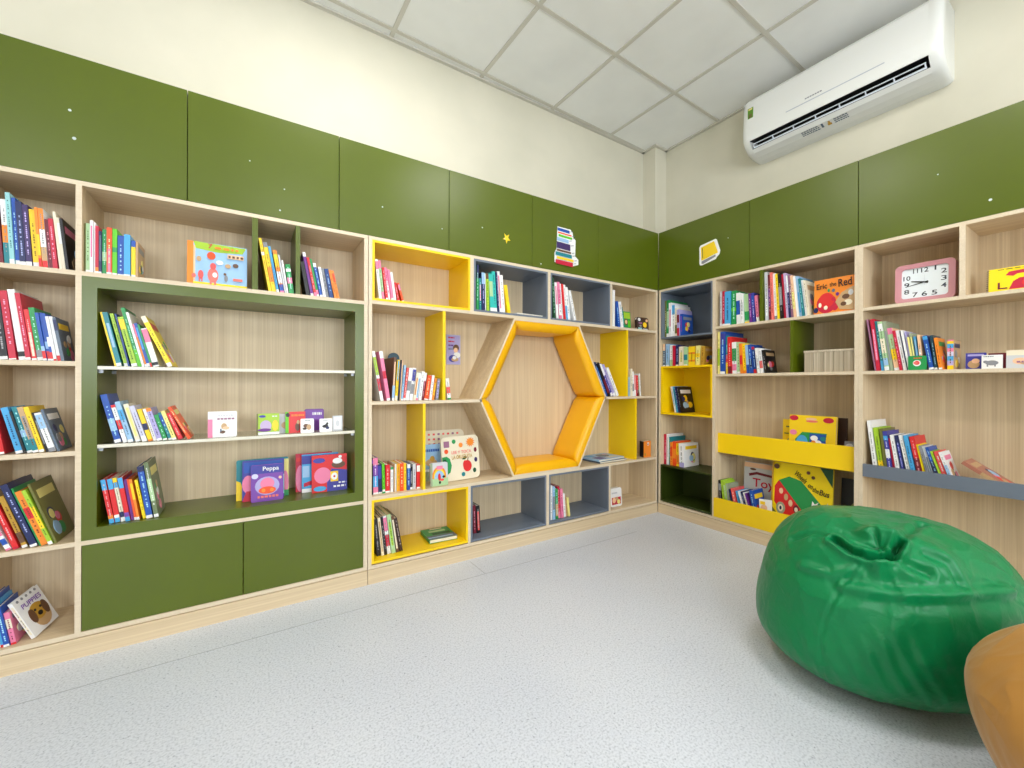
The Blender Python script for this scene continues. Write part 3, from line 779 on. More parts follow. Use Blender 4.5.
 (0.9898, 0.012, 0.2509, -5.1, 'white', ''),
 (1.0041, 0.0139, 0.248, -5.5, 'pale blue', '.1-.6 sky blue'),
 (1.0205, 0.0117, 0.2301, -5.9, 'teal', ''),
 (1.0351, 0.0111, 0.2195, -6.4, 'white', ''),
 (1.0479, 0.0105, 0.2147, -6.7, 'cream', ''),
]),
('right unit shelf left of the short green divider','B',1.1,0.015,[
 (0.4924, 0.0163, 0.2962, 0.0, 'pale yellow', '.2-.6 lime'),
 (0.5115, 0.0339, 0.2944, 0.0, 'blue', '0-.06 white,.7-.95 indigo'),
 (0.5491, 0.0158, 0.2639, -0.4, 'teal', '0-.3 yellow,.3-.5 red'),
 (0.5676, 0.026, 0.2534, -0.8, 'red', '.0-.2 maroon'),
 (0.5967, 0.0281, 0.2152, -1.3, 'white', '.4-.8 green,.1-.3 pink'),
 (0.6289, 0.0201, 0.2129, -2.0, 'pale green', '0-.06 white'),
 (0.6526, 0.0165, 0.2025, -2.8, 'orange', '.3-.6 red'),
 (0.6717, 0.0187, 0.2008, -3.2, 'yellow', '0-.1 orange'),
 (0.694, 0.0184, 0.1905, -4.0, 'pale blue', '0-.3 blue'),
 (0.7169, 0.0182, 0.1911, -5.0, 'blue', '.2-.5 navy'),
 (0.7385, 0.0171, 0.1748, -5.8, 'dark blue', '0-.15 red,.9-1 crimson'),
 (0.7624, 0.0161, 0.1642, -5.9, 'white', '.3-.6 pale grey'),
 (0.7827, 0.0167, 0.1585, -6.0, 'white', '.2-.5 coral'),
 (0.8035, 0.0179, 0.1495, -7.2, 'black', ''),
]),
('lower yellow book bin','B',0.108,0.03,[
 (0.4961, 0.019, 0.2404, -2.2, 'black', '.7-.9 grey'),
 (0.5344, 0.0168, 0.2466, -6.5, 'lime', ''),
 (0.5559, 0.0105, 0.2385, -7.3, 'lime', '.5-.9 pale green'),
 (0.5689, 0.0176, 0.2261, -7.8, 'sage', '.2-.8 grey'),
 (0.6091, 0.0082, 0.1974, -13.1, 'navy', ''),
 (0.6184, 0.0223, 0.2051, -11.5, 'coral', ''),
 (0.6563, 0.0193, 0.1953, -14.0, 'sky blue', ''),
 (0.6874, 0.0094, 0.2003, -16.9, 'white', ''),
 (0.6982, 0.0133, 0.2005, -15.5, 'navy', ''),
 (0.7179, 0.0109, 0.1984, -16.9, 'white', ''),
 (0.7303, 0.0076, 0.1955, -16.3, 'purple', ''),
 (0.739, 0.022, 0.2157, -10.4, 'blue', ''),
]),
('right end shelf above the grey lip','B',0.553,0.03,[
 (1.3544, 0.0163, 0.2824, -6.4, 'white', ''),
 (1.3763, 0.0201, 0.246, -6.8, 'lime', '.1-.3 yellow'),
 (1.3996, 0.0124, 0.2412, -6.1, 'olive', ''),
 (1.4148, 0.0171, 0.2303, -6.6, 'indigo', '.4-.6 white,.8-.9 sky blue'),
 (1.4349, 0.0087, 0.1969, -7.2, 'crimson', ''),
 (1.4475, 0.0152, 0.2152, -8.2, 'white', ''),
 (1.4676, 0.0149, 0.2144, -8.9, 'navy', '.2-.8 indigo'),
 (1.4878, 0.0146, 0.2181, -10.0, 'white', ''),
 (1.506, 0.0158, 0.2187, -9.6, 'sky blue', ''),
 (1.5261, 0.019, 0.2142, -9.5, 'red', '.2-.5 maroon'),
 (1.5494, 0.0078, 0.1775, -10.5, 'bright yellow', ''),
 (1.5635, 0.0098, 0.1748, -12.3, 'grey', ''),
 (1.5772, 0.0105, 0.1719, -13.3, 'pale grey', '.2-.7 slate'),
 (1.5961, 0.0115, 0.1712, -15.8, 'blue', '.2-.6 navy'),
 (1.6115, 0.0073, 0.1553, -16.8, 'lime', '.0-.3 orange'),
 (1.6197, 0.0165, 0.1536, -15.5, 'coral', ''),
 (1.6426, 0.0118, 0.154, -17.3, 'white', '.2-.6 pale blue'),
]),
('right end shelf below the clock','B',1.1,0.015,[
 (1.3603, 0.0061, 0.2779, -7.5, 'mauve', ''),
 (1.3675, 0.0159, 0.2761, -5.9, 'crimson', '.2-.8 pink,0-.1 crimson'),
 (1.3863, 0.0115, 0.2636, -6.3, 'teal', '.0-.2 sky blue'),
 (1.4017, 0.0183, 0.2592, -7.0, 'pale green', '0-.08 white,.1-.25 pale blue,.35-.65 cream,.8-.95 white'),
 (1.4226, 0.0126, 0.2595, -7.3, 'sage', '.2-.8 grey'),
 (1.4387, 0.0192, 0.2212, -8.0, 'peach', '0-.06 white,.25-.5 yellow,.5-.85 pale green,.85-1 pink'),
 (1.4598, 0.0105, 0.2064, -8.2, 'crimson', ''),
 (1.4725, 0.0131, 0.2065, -8.6, 'white', ''),
 (1.4875, 0.0038, 0.2032, -8.4, 'navy', ''),
 (1.4923, 0.0082, 0.2046, -8.6, 'white', ''),
 (1.5017, 0.0061, 0.1974, -7.6, 'lavender', ''),
 (1.5089, 0.0078, 0.1678, -7.8, 'pale yellow', ''),
 (1.5179, 0.0077, 0.1863, -7.2, 'sage', '.3-.9 pale yellow'),
 (1.5271, 0.0083, 0.1673, -6.2, 'sky blue', '.1-.9 pale blue'),
 (1.5373, 0.0099, 0.1737, -4.4, 'peach', '.1-.6 white'),
 (1.5672, 0.0166, 0.1686, -8.7, 'blue', '0-.06 white,.88-.98 sky blue'),
 (1.5862, 0.0098, 0.1679, -6.1, 'dark teal', '0-.06 white'),
 (1.6016, 0.0119, 0.1543, -7.0, 'orange', '0-.06 white'),
]),
]

LOCN = {
 'left column, top cell': 'top cell of leftmost column', 'left column, second cell': 'second cell of leftmost column', 'left column, middle cell': 'middle cell of leftmost column',
 'left column, fourth cell': 'fourth cell of leftmost column', 'left column, bottom cell': 'bottom cell of leftmost column', 'long top cell above the green niche': 'long cell above green niche',
 'narrow top cell between green dividers': 'narrow cell between green dividers', 'top cell right of the green dividers': 'top cell above niche, right end', 'upper glass shelf of the green niche': 'upper glass shelf',
 'lower glass shelf of the green niche': 'lower glass shelf', 'green niche floor': 'green niche floor', 'yellow-lined top cell': 'yellow-lined top cell', 'second-row cell left of the yellow divider': 'cell left of upper yellow divider',
 'second-row cell right of the yellow divider': 'cell left of hexagon', 'third-row cell beside the caterpillar-green board book': 'cell above yellow-lined bottom cell', 'yellow-lined bottom cell': 'yellow-lined bottom cell',
 'first grey-lined top cell': 'left grey-lined top cell', 'second grey-lined top cell': 'right grey-lined top cell', 'wooden top cell by the corner': 'wooden top cell by corner',
 'cell right of the hexagon, upper half': 'cell right of hexagon', 'narrow wooden cell right of the yellow divider': 'narrow cell near room corner', 'first grey-lined bottom cell': 'left grey-lined bottom cell',
 'second grey-lined bottom cell': 'right grey-lined bottom cell', 'grey-lined top cell in the corner': 'grey-lined corner cell', 'dark corner shelf above the yellow cell': 'shelf above yellow corner cell',
 'yellow-lined cell in the corner': 'yellow-lined corner cell', 'corner cell above the dark green box': 'shelf over dark green corner box', 'right unit top cell left of the green divider': 'right wall top cell nearest corner',
 'right unit top cell right of the green divider': 'right wall cell beside orange book', 'right unit shelf left of the short green divider': 'right wall shelf above yellow bins', 'lower yellow book bin': 'lower yellow bin',
 'right end shelf above the grey lip': 'shelf with grey lip', 'right end shelf below the clock': 'shelf below the clock'}
ORD = ['', 'second', 'third', 'fourth', 'fifth', 'sixth', 'seventh', 'eighth']
DEPTH = {'green niche floor': .16, 'yellow-lined bottom cell': .2, 'corner cell above the dark green box': .19, 'yellow-lined cell in the corner': .17, 'lower yellow book bin': .13, 'second-row cell left of the yellow divider': .19}
def contrast(c):
    r, g, b = PAL[c]; f = 150 if .3 * r + .59 * g + .11 * b < 140 else -95
    k = 'lettering ' + c
    if k not in PAL: PAL[k] = tuple(max(0, min(250, x + f * (1 if f > 0 else 1))) for x in (r, g, b))
    return k
def make_book(M, t, h, dp, col, bands, right, seed, last):
    rg = random.Random(seed)
    r = empty('book', M=M)
    x0 = -t if right else 0
    ct = min(.0022, t * .18); cm = mat(col, None, .38)
    m = MB()
    m.box(x0, x0 + ct, 0, dp, 0, h, cm); m.box(x0 + t - ct, x0 + t, 0, dp, 0, h, cm); m.box(x0 + ct, x0 + t - ct, 0, ct, 0, h, cm)
    m.build('cover', r)
    m = MB(); m.box(x0 + ct * 1.02, x0 + t - ct * 1.02, ct * 1.02, dp - .003, .002, h - .003, PAPER); m.build('pages', r)
    pr = MB(); nb = 0
    e = .0004
    for s in [q for q in bands.split(',') if q]:
        rng, c = s.split(' ', 1); a, b_ = [float(q) for q in rng.split('-')]
        if a <= .001 and b_ <= .16 and c in ('white', 'cream') and nb == 0:
            lb = MB(); lb.box(x0 - .0001, x0 + t + .0001, -e * 1.6, 0, h * a + .0005, h * b_, mat(c, None, .5))
            o = lb.build('spine_label', r); o['label'] = 'white label at the foot of the spine'
        else:
            thin = (b_ - a) > .45
            q = .24 * t if thin else .0
            bb = MB(); bb.box(x0 + q, x0 + t - q, -e, -.00002, h * a, h * b_, mat(c, None, .4)); bb.build('spine_band', r)
        nb += 1
    if t > .009 and h > .1 and rg.random() < .8:
        c = mat(contrast(col), None, .45)
        z = h * rg.uniform(.14, .25); zt = h * rg.uniform(.75, .93)
        while z < zt:
            l = rg.uniform(.003, .007)
            q = t * rg.uniform(.36, .42)
            pr.box(x0 + q, x0 + t - q, -e * 1.5, -e * .4, z, min(z + l, zt), c); z += l + (rg.uniform(.0015, .003) if rg.random() < .75 else .011)
    if pr.v: pr.build('spine_print', r)
    if last:
        # printed picture on the right-hand cover
        m = MB(); rg2 = random.Random(seed + 5); names = ['white', 'yellow', 'pale blue', 'red', 'green', 'tan', 'pink', 'navy', 'pale yellow', 'grey']
        X = x0 + t
        CM = Matrix(((0, 0, 1, X), (1, 0, 0, 0), (0, 1, 0, 0), (0, 0, 0, 1)))
        k = 0
        m.prism([(dp * .12, h * .74), (dp * .88, h * .74), (dp * .88, h * .88), (dp * .12, h * .88)], 0, .0004, mat(rg2.choice(names), None, .4), CM)
        for _ in range(6):
            rr = dp * rg2.uniform(.08, .17); cx, cy = dp * rg2.uniform(.25, .75), max(rr * 1.15, h * rg2.uniform(.15, .55)); k += 1
            m.prism([(cx + rr * math.cos(a * .6283), cy + rr * math.sin(a * .6283) * rg2.uniform(.8, 1.1)) for a in range(10)], 0, .0004 + .0002 * k, mat(rg2.choice(names), None, .4), CM)
        m.build('cover_picture', r)
    return r
TALLW = lambda h, t: ('large ' if h > .25 else '') + ('slim ' if t < .0095 else 'thick ' if t > .028 else '')
nbook = 0
used = set()
for loc, wl, z, s, rows in BOOK_ROWS:
    L_ = LOCN[loc]; F = wallframe(wl)
    for i, (u, t, h, lean, col, bands) in enumerate(rows):
        right = lean > 0
        th = rad(lean)
        dp = DEPTH.get(loc, min(.235, max(.13, h * .8)))
        dp = min(dp, D - s - .008)
        uu = u + (t / math.cos(th) if right else 0)
        M = Matrix.Translation(F @ Vector((uu, s + .004 * math.sin(i * 2.3 + z * 9), z + .0004))) @ F @ Matrix.Rotation(th, 4, 'Y')
        r = make_book(M, t, h, dp, col, bands, right, nbook * 7 + 3, i == len(rows) - 1)
        nbook += 1
        pv = rows[i - 1][4] if i else None; nx = rows[i + 1][4] if i < len(rows) - 1 else None
        lk = TALLW(h, t) + col
        if pv and nx: nb = 'between %s and %s' % (pv, nx) if pv != nx else 'between two %s books' % pv
        elif nx: nb = 'first in row, beside %s' % nx
        elif pv: nb = 'last in row, beside %s' % pv
        else: nb = 'standing alone'
        lab = '%s book %s, %s' % (lk, nb, L_)
        if lab in used:
            n = 2
            same = [j for j in range(i + 1) if rows[j][4] == col]
            lab = '%s %s book from the left, %s' % (ORD[min(len(same) - 1, 7)] or 'first', col, L_)
        used.add(lab)
        tag(r, lab, 'book', 'books on the ' + L_ if not L_.startswith('shelf') else 'books on ' + L_)

# ------------------------------------------------------------------ books shown face-on, cards, boxes
def faceout(name, wl, u, d, z, w_, h, t, label, cat, col, ops, tilt=0, roll=0, yaw=0, group=None, round_=0, pages=True, texts=(), yawp=0):
    """board with its front toward the room. ops in fractions of width and height."""
    F = wallframe(wl)
    lift = .0004 + (t * math.sin(rad(tilt)) if tilt < 45 else 0) + abs(math.sin(rad(roll))) * (w_ if roll > 0 else .001)
    M = Matrix.Translation(F @ Vector((u, d, z + lift))) @ F @ Matrix.Rotation(rad(yaw), 4, 'Z') @ Matrix.Rotation(rad(-tilt), 4, 'X') @ Matrix.Rotation(rad(roll), 4, 'Y')
    r = empty(name, M=M); tag(r, label, cat, group)
    cm = mat(col, None, .35)
    def outline(w0, w1, z0, z1, rr):
        if rr <= 0: return [(w0, z0), (w1, z0), (w1, z1), (w0, z1)]
        o = []
        for cx, cy, a0 in ((w1 - rr, z0 + rr, -90), (w1 - rr, z1 - rr, 0), (w0 + rr, z1 - rr, 90), (w0 + rr, z0 + rr, 180)):
            for k in range(6): o.append((cx + rr * math.cos(rad(a0 + k * 18)), cy + rr * math.sin(rad(a0 + k * 18))))
        return o
    e = .0012 if t > .006 else t / 3
    m = MB(); m.prism(outline(0, w_, 0, h, round_), 0, e, cm, UV); m.prism(outline(0, w_, 0, h, round_), t - e, t, cm, UV); m.box(0, .002, e, t - e, .001 + round_, h - .001 - round_, cm)
    m.build('cover', r)
    if pages:
        m = MB(); m.prism(outline(.0021, w_ - .003, .002, h - .002, round_), e, t - e, PAPER, UV); m.build('pages', r)
    if ops:
        m = MB()
        for k, op in enumerate(ops):
            a, b_ = -.0003 * (k + 1), -.0003 * k + (.0002 if k == 0 else -.00001)
            if op[0] == 'r':
                _, x0, y0, x1, y1, c = op[:6]; P_ = [(x0 * w_, y0 * h), (x1 * w_, y0 * h), (x1 * w_, y1 * h), (x0 * w_, y1 * h)]
            elif op[0] == 'o':
                _, cx, cy, rx, ry, c = op[:6]; P_ = [(w_ * cx + w_ * rx * math.cos(q * math.pi / 9), h * cy + h * ry * math.sin(q * math.pi / 9)) for q in range(18)]
            elif op[0] == 's':
                _, cx, cy, rx, ry, c = op[:6]; P_ = [(w_ * cx + w_ * rx * (1 if q % 2 else .62) * math.cos(q * math.pi / 12), h * cy + h * ry * (1 if q % 2 else .62) * math.sin(q * math.pi / 12)) for q in range(24)]
            else: P_ = [(x * w_, y * h) for x, y in op[1]]; c = op[2]
            m.prism(P_, a, b_, mat(c, None, .38), UV)
        m.build('cover_picture', r)
    if texts:
        m = MB(); a = -.0003 * (len(ops) + 1.5)
        for tx in texts:
            s_, x0, y0, x1, y1, c = tx[:6]; rot = rad(tx[6]) if len(tx) > 6 else 0
            add_text(m, s_, x0 * w_, y0 * h, x1 * w_, y1 * h, mat(c, None, .45), UV, rot, a)
        m.build('cover_title', r, fix=False)
    return r
def dashes(x0, x1, y, hh, c, seed=1, word=.09):
    rg = random.Random(seed); o = []; x = x0
    while x < x1:
        l = rg.uniform(.5, 1.2) * word; o.append(('r', x, y, min(x + l, x1), y + hh, c)); x += l + .03
    return o
FO = faceout
# --- long top cell and glass shelves
FO('book', 'A', -2.999, .03, 1.444, .213, .187, .012, 'landscape picture book with big 7 and orange animals on pale blue cover', 'book', 'pale blue',
   [('r', 0, 0, .1, 1, 'orange'), ('r', .1, 0, 1, .07, 'bright yellow'), ('p', [(.1, 1), (.98, .98), (.92, .84), (.5, .8), (.14, .84)], 'lime'), ('r', .1, .08, .13, .9, 'peach'),
    ('o', .42, .25, .09, .17, 'salmon'), ('o', .42, .46, .05, .08, 'coral'), ('o', .45, .26, .04, .06, 'white'), ('r', .37, .03, .4, .12, 'salmon'), ('r', .44, .03, .47, .12, 'salmon'),
    ('o', .22, .24, .045, .1, 'coral'), ('r', .19, .08, .21, .16, 'coral'), ('r', .23, .08, .25, .16, 'coral'), ('o', .39, .7, .07, .09, 'red orange'), ('o', .19, .6, .04, .06, 'tan'), ('o', .11, .2, .035, .05, 'salmon'),
    ('o', .53, .56, .06, .05, 'white'), ('o', .67, .5, .05, .05, 'tan'), ('o', .8, .53, .05, .05, 'brown'), ('o', .64, .2, .03, .08, 'grey'), ('o', .62, .3, .025, .03, 'brown'), ('r', .66, .68, .94, .78, 'peach'), ('r', .76, .16, .92, .22, 'salmon')] + dashes(.45, .85, .87, .05, 'orange', 2) + dashes(.68, .93, .7, .05, 'brown', 3, .05),
   tilt=4, texts=[('7', .34, .86, .41, .97, 'crimson')])
FO('board_book', 'A', -2.926, .025, .790, .104, .112, .012, 'square white board book with pink spine and small brown animal, lower glass shelf', 'book', 'white',
   [('r', 0, 0, .16, 1, 'white'), ('r', 0, 0, .16, .7, 'pink'), ('o', .55, .42, .1, .12, 'tan'), ('o', .62, .35, .12, .06, 'peach'), ('o', .5, .2, .1, .06, 'brown'), ('o', .44, .27, .03, .07, 'slate')] + dashes(.35, .9, .82, .05, 'pale grey', 4) + dashes(.32, .92, .68, .06, 'mauve', 5), tilt=3, round_=.006)
FO('board_book', 'A', -2.748, .03, .790, .09, .096, .012, 'small lime green board book with pink and yellow picture, lower glass shelf', 'book', 'lime',
   [('r', 0, 0, 1, .12, 'white'), ('r', 0, 0, .07, 1, 'olive'), ('o', .4, .42, .25, .26, 'lilac'), ('o', .35, .22, .3, .08, 'purple'), ('o', .82, .42, .14, .26, 'yellow'), ('o', .25, .87, .15, .06, 'indigo')] + dashes(.68, .93, .84, .05, 'white', 6), tilt=3)
FO('board_book', 'A', -2.657, .07, .790, .05, .09, .014, 'small pale grey board book between lime and red ones on glass', 'book', 'pale grey', [('o', .5, .4, .3, .18, 'tan')], tilt=2)
FO('board_book', 'A', -2.632, .045, .790, .085, .1, .014, 'small red board book with green spine and animal, lower glass shelf', 'book', 'red', [('r', 0, 0, .16, 1, 'bright green'), ('o', .12, .85, .1, .1, 'black'), ('o', .6, .28, .12, .2, 'brown'), ('o', .64, .5, .08, .1, 'tan')] + dashes(.3, .95, .78, .09, 'orange', 7), tilt=3)
FO('board_book', 'A', -2.545, .10, .790, .088, .108, .012, 'purple board book behind two white cards on lower glass shelf', 'book', 'purple', [('r', .06, .5, .94, .94, 'violet')] + dashes(.4, .9, .72, .12, 'white', 8), tilt=3, round_=.01)
FO('picture_card', 'A', -2.571, .012, .790, .057, .067, .01, 'little white board book with brown animal, in front of the red book', 'book', 'white', [('o', .4, .5, .2, .14, 'brown'), ('o', .62, .4, .18, .2, 'tan'), ('o', .3, .3, .16, .08, 'dark brown')] + dashes(.3, .7, .84, .05, 'slate', 9), tilt=3, round_=.005).name = 'board_book'
FO('board_book', 'A', -2.489, .012, .790, .057, .064, .01, 'little white board book with black bird shape, lower glass shelf', 'book', 'white', [('o', .45, .42, .25, .12, 'black'), ('p', [(.3, .4), (.6, .75), (.7, .6), (.5, .3)], 'black'), ('o', .62, .3, .14, .1, 'navy')] + dashes(.3, .7, .84, .05, 'grey', 10), tilt=3, round_=.005)
FO('board_book', 'A', -2.427, .03, .790, .045, .075, .012, 'pale grey board book at the right end of lower glass shelf', 'book', 'pale grey', [('r', .15, .1, .85, .9, 'white'), ('o', .5, .5, .2, .2, 'pale grey')], tilt=3)
# --- green niche floor
Z = .478
FO('board_book', 'A', -2.826, .125, Z, .214, .187, .01, 'teal and yellow board book at the back of the left cluster, niche floor', 'book', 'teal', [('p', [(0, 0), (.2, 0), (.08, .45), (0, .5)], 'yellow'), ('r', .8, 0, 1, .95, 'pale yellow'), ('o', .93, .35, .07, .3, 'pink'), ('r', .85, .0, 1, .15, 'green')], tilt=4, round_=.008)
FO('board_book', 'A', -2.803, .095, Z, .17, .186, .012, 'blue board book with pink drawing, middle of the left cluster, niche floor', 'book', 'indigo', [('o', .14, .42, .14, .22, 'pink'), ('p', [(0, 0), (.3, 0), (.25, .25), (.1, .25)], 'crimson'), ('r', .04, .7, .96, .96, 'blue'), ('r', .9, .1, 1, .6, 'pale teal')],
   tilt=4, round_=.006)
FO('board_book', 'A', -2.769, .06, Z, .13, .168, .012, 'purple board book with lavender oval and orange band, front of left cluster', 'book', 'violet', [('r', .01, .76, .99, .99, 'indigo'), ('o', .5, .42, .38, .25, 'lavender'), ('o', .5, .48, .22, .16, 'pink'), ('o', .5, .3, .27, .1, 'red orange'), ('o', .38, .3, .06, .05, 'orange'), ('o', .64, .3, .06, .05, 'orange'), ('o', .12, .7, .1, .07, 'pale lavender'), ('o', .9, .62, .05, .04, 'peach')] + dashes(.2, .85, .1, .06, 'salmon', 11),
   tilt=4, round_=.006, texts=[('Peppa', .36, .8, .86, .95, 'white')])
FO('board_book', 'A', -2.578, .16, Z, .17, .19, .014, 'red and pink board book behind two others at right of niche floor', 'book', 'crimson', [('o', .12, .35, .12, .35, 'pink'), ('r', .02, .8, .3, .9, 'red')], tilt=3)
FO('board_book', 'A', -2.553, .13, Z, .17, .188, .014, 'pale blue board book in the middle of the right cluster, niche floor', 'book', 'sky blue', [('r', 0, 0, 1, .1, 'white'), ('p', [(.05, .15), (.3, .2), (.25, .3), (.05, .25)], 'crimson'), ('r', 0, .75, 1, .97, 'indigo'), ('r', .02, .4, .2, .7, 'pale blue')], tilt=3)
FO('board_book', 'A', -2.512, .095, Z, .165, .184, .014, 'red and navy board book with pink shape, front of right cluster, niche floor', 'book', 'red', [('p', [(.42, 0), (1, 0), (1, .55), (.55, .62), (.42, .3)], 'indigo'), ('o', .3, .45, .24, .22, 'pink'), ('o', .2, .86, .17, .07, 'indigo'), ('r', .52, .26, .74, .54, 'yellow'), ('o', .63, .4, .09, .1, 'white'), ('o', .63, .4, .03, .03, 'crimson'), ('o', .75, .72, .2, .1, 'brown'), ('o', .72, .82, .14, .08, 'white'), ('o', .22, .1, .18, .07, 'sky blue'), ('o', .8, .93, .05, .04, 'white')] + dashes(.6, .95, .1, .05, 'white', 12) + dashes(.75, .97, .2, .04, 'white', 13), tilt=3)
# --- hexagon unit
FO('board_book', 'A', -2.096, .238, .934, .066, .272, .012, 'dark teal round-topped board book standing behind the leaning books', 'book', 'dark teal', [], round_=.032)
FO('reading_card', 'A', -1.716, .274, 1.15, .097, .19, .003, 'lavender card of a girl reading, fixed behind the yellow divider', 'card', 'lavender',
   [('r', .02, .01, .98, .99, 'pale lavender'), ('r', .04, .02, .96, .98, 'lavender'), ('o', .68, .56, .22, .12, 'brown'), ('o', .66, .48, .15, .09, 'peach'), ('o', .75, .32, .25, .1, 'white'), ('o', .45, .2, .3, .12, 'indigo'), ('o', .6, .17, .26, .07, 'tan'), ('o', .56, .23, .14, .06, 'white')] + dashes(.12, .55, .88, .045, 'crimson', 14, .2) + dashes(.12, .55, .75, .045, 'crimson', 15, .2) + dashes(.12, .5, .62, .045, 'purple', 16, .2) + dashes(.12, .42, .5, .035, 'slate', 17, .2), pages=False)
Z = .445
FO('board_book', 'A', -1.93, .215, Z, .315, .292, .014, 'large cream board book with rows of red letters, behind caterpillar book', 'book', 'cream',
   [('r', .03 + .1 * (k % 9), .9 - .1 * (k // 9), .075 + .1 * (k % 9), .94 - .1 * (k // 9), ('coral', 'mauve', 'salmon')[k % 3]) for k in range(45)], tilt=3, round_=.03)
FO('board_book', 'A', -1.918, .175, Z, .13, .215, .012, 'pale blue picture book with sandy animal, left of the apple book', 'book', 'pale blue', [('o', .5, .5, .28, .1, 'tan'), ('o', .55, .6, .12, .08, 'gold'), ('r', 0, 0, 1, .25, 'sage'), ('r', 0, .25, 1, .32, 'white')] + dashes(.1, .9, .8, .07, 'blue', 18), tilt=3)
dots = [('o', .33, .88, .05, .05, 'green'), ('o', .51, .79, .055, .055, 'orange'), ('o', .12, .67, .052, .052, 'red orange'), ('o', .9, .65, .04, .055, 'maroon'), ('o', .9, .42, .042, .055, 'dark violet'), ('o', .85, .18, .045, .055, 'dark green'), ('o', .54, .12, .05, .05, 'teal')]
FO('board_book', 'A', -1.815, .09, Z, .247, .262, .014, 'white rounded board book with red apple, orange sun and coloured dots', 'book', 'cream', dots + [('s', .77, .84, .13, .12, 'orange'), ('o', .66, .3, .115, .13, 'red'), ('o', .6, .33, .06, .1, 'red'), ('p', [(.52, .46), (.6, .54), (.66, .5), (.6, .45)], 'dark green'), ('p', [(.66, .42), (.68, .42), (.7, .5), (.68, .5)], 'brown'), ('r', .06, .76, .2, .9, 'mauve'), ('p', [(.0, .55), (.12, .56), (.2, .5), (.24, .35), (.2, .2), (.1, .14), (.02, .2)], 'green'), ('p', [(.02, .5), (.1, .5), (.14, .35), (.05, .25)], 'dark green')],
   tilt=6, round_=.03, roll=-1, texts=[('LEE Y TOCA', .25, .6, .78, .67, 'salmon'), ('LA ORUGUITA', .25, .48, .8, .57, 'gold')])
FO('board_book', 'A', -1.915, .03, Z, .105, .13, .016, 'small pale board book with rainbow and red bird, front of apple book', 'book', 'pale grey', [('r', 0, 0, .12, 1, 'sage'), ('o', .5, .42, .4, .42, 'orange'), ('o', .5, .4, .33, .35, 'yellow'), ('o', .5, .36, .28, .3, 'pale blue'), ('r', .1, 0, 1, .32, 'pale green'), ('r', .35, .7, .7, .86, 'pink'), ('o', .5, .38, .08, .16, 'red'), ('o', .65, .25, .12, .05, 'coral'), ('o', .75, .38, .08, .05, 'black'), ('o', .52, .14, .06, .06, 'black')], tilt=4, round_=.01)
FO('book', 'A', -1.908, .06, .113 + .022, .168, .18, .02, 'green landscape photo book lying flat in yellow-lined bottom cell', 'book', 'green', [('r', 0, 0, 1, .35, 'slate'), ('r', 0, .12, .9, .2, 'pale blue'), ('r', .25, .38, .9, .55, 'dark green'), ('r', .2, .62, .8, .76, 'pale green'), ('r', .3, .86, .75, .94, 'cream')], tilt=90, yaw=-3)
FO('paper_stack', 'A', -1.345, .02, 1.468 + .01, .21, .18, .01, 'thin white booklet lying flat in left grey-lined top cell', 'booklet', 'white', [('r', .1, .1, .9, .9, 'pale grey')], tilt=90, yaw=2).name = 'booklet'
FO('board_book', 'A', -.34, .05, 1.454, .078, .135, .01, 'small green picture book with round face drawing in top cell by corner', 'book', 'green', [('r', .05, .6, .95, .95, 'lime'), ('o', .35, .4, .25, .18, 'brown'), ('o', .35, .4, .16, .12, 'peach'), ('r', .6, .1, .9, .5, 'bright green')], tilt=4)
FO('board_book', 'A', -.18, .06, 1.454, .14, .108, .02, 'dark brown shaped board book with yellow disc in top cell by corner', 'book', 'dark brown', [('o', .68, .45, .16, .2, 'yellow'), ('o', .22, .82, .12, .12, 'white'), ('r', .1, .05, .42, .22, 'pale teal'), ('o', .85, .78, .1, .1, 'peach'), ('r', .15, .5, .45, .62, 'mauve'), ('o', .3, .35, .1, .08, 'grey'), ('r', .5, .1, .9, .17, 'pale grey')], tilt=4, round_=.02)
for k, (uu, ya, c1, lab) in enumerate(((-.62, 4, 'slate', 'lower'), (-.628, 9, 'pale blue', 'upper'))):
    FO('magazine', 'A', uu, .02, .445 + .013 + k * .0145, .29, .2, .012, 'glossy blue patterned magazine, %s of two beside the hexagon' % lab, 'magazine', c1, [('r', .1, .1, .4, .5, 'indigo'), ('o', .6, .6, .2, .25, 'slate'), ('r', .5, .1, .9, .35, 'pale grey'), ('r', .1, .6, .35, .85, 'sky blue'), ('o', .8, .75, .1, .1, 'lilac')], tilt=90, yaw=ya * .5)
FO('board_book', 'A', -.135, .03, .445, .085, .128, .04, 'thick orange board book with black side near the room corner', 'book', 'black', [('r', .0, .0, 1, 1, 'orange'), ('r', .5, .72, .72, .9, 'white'), ('o', .6, .8, .08, .05, 'black'), ('r', .1, .1, .3, .25, 'gold')])
FO('board_book', 'A', -.475, .05, .093, .12, .14, .03, 'white rounded board book with red picture in wooden bottom cell', 'book', 'white', [('r', .1, .12, .9, .5, 'crimson'), ('o', .3, .35, .15, .15, 'peach'), ('o', .7, .25, .14, .12, 'pale yellow'), ('o', .55, .42, .12, .1, 'tan'), ('r', .1, .7, .6, .78, 'pale grey')], tilt=4, round_=.018)
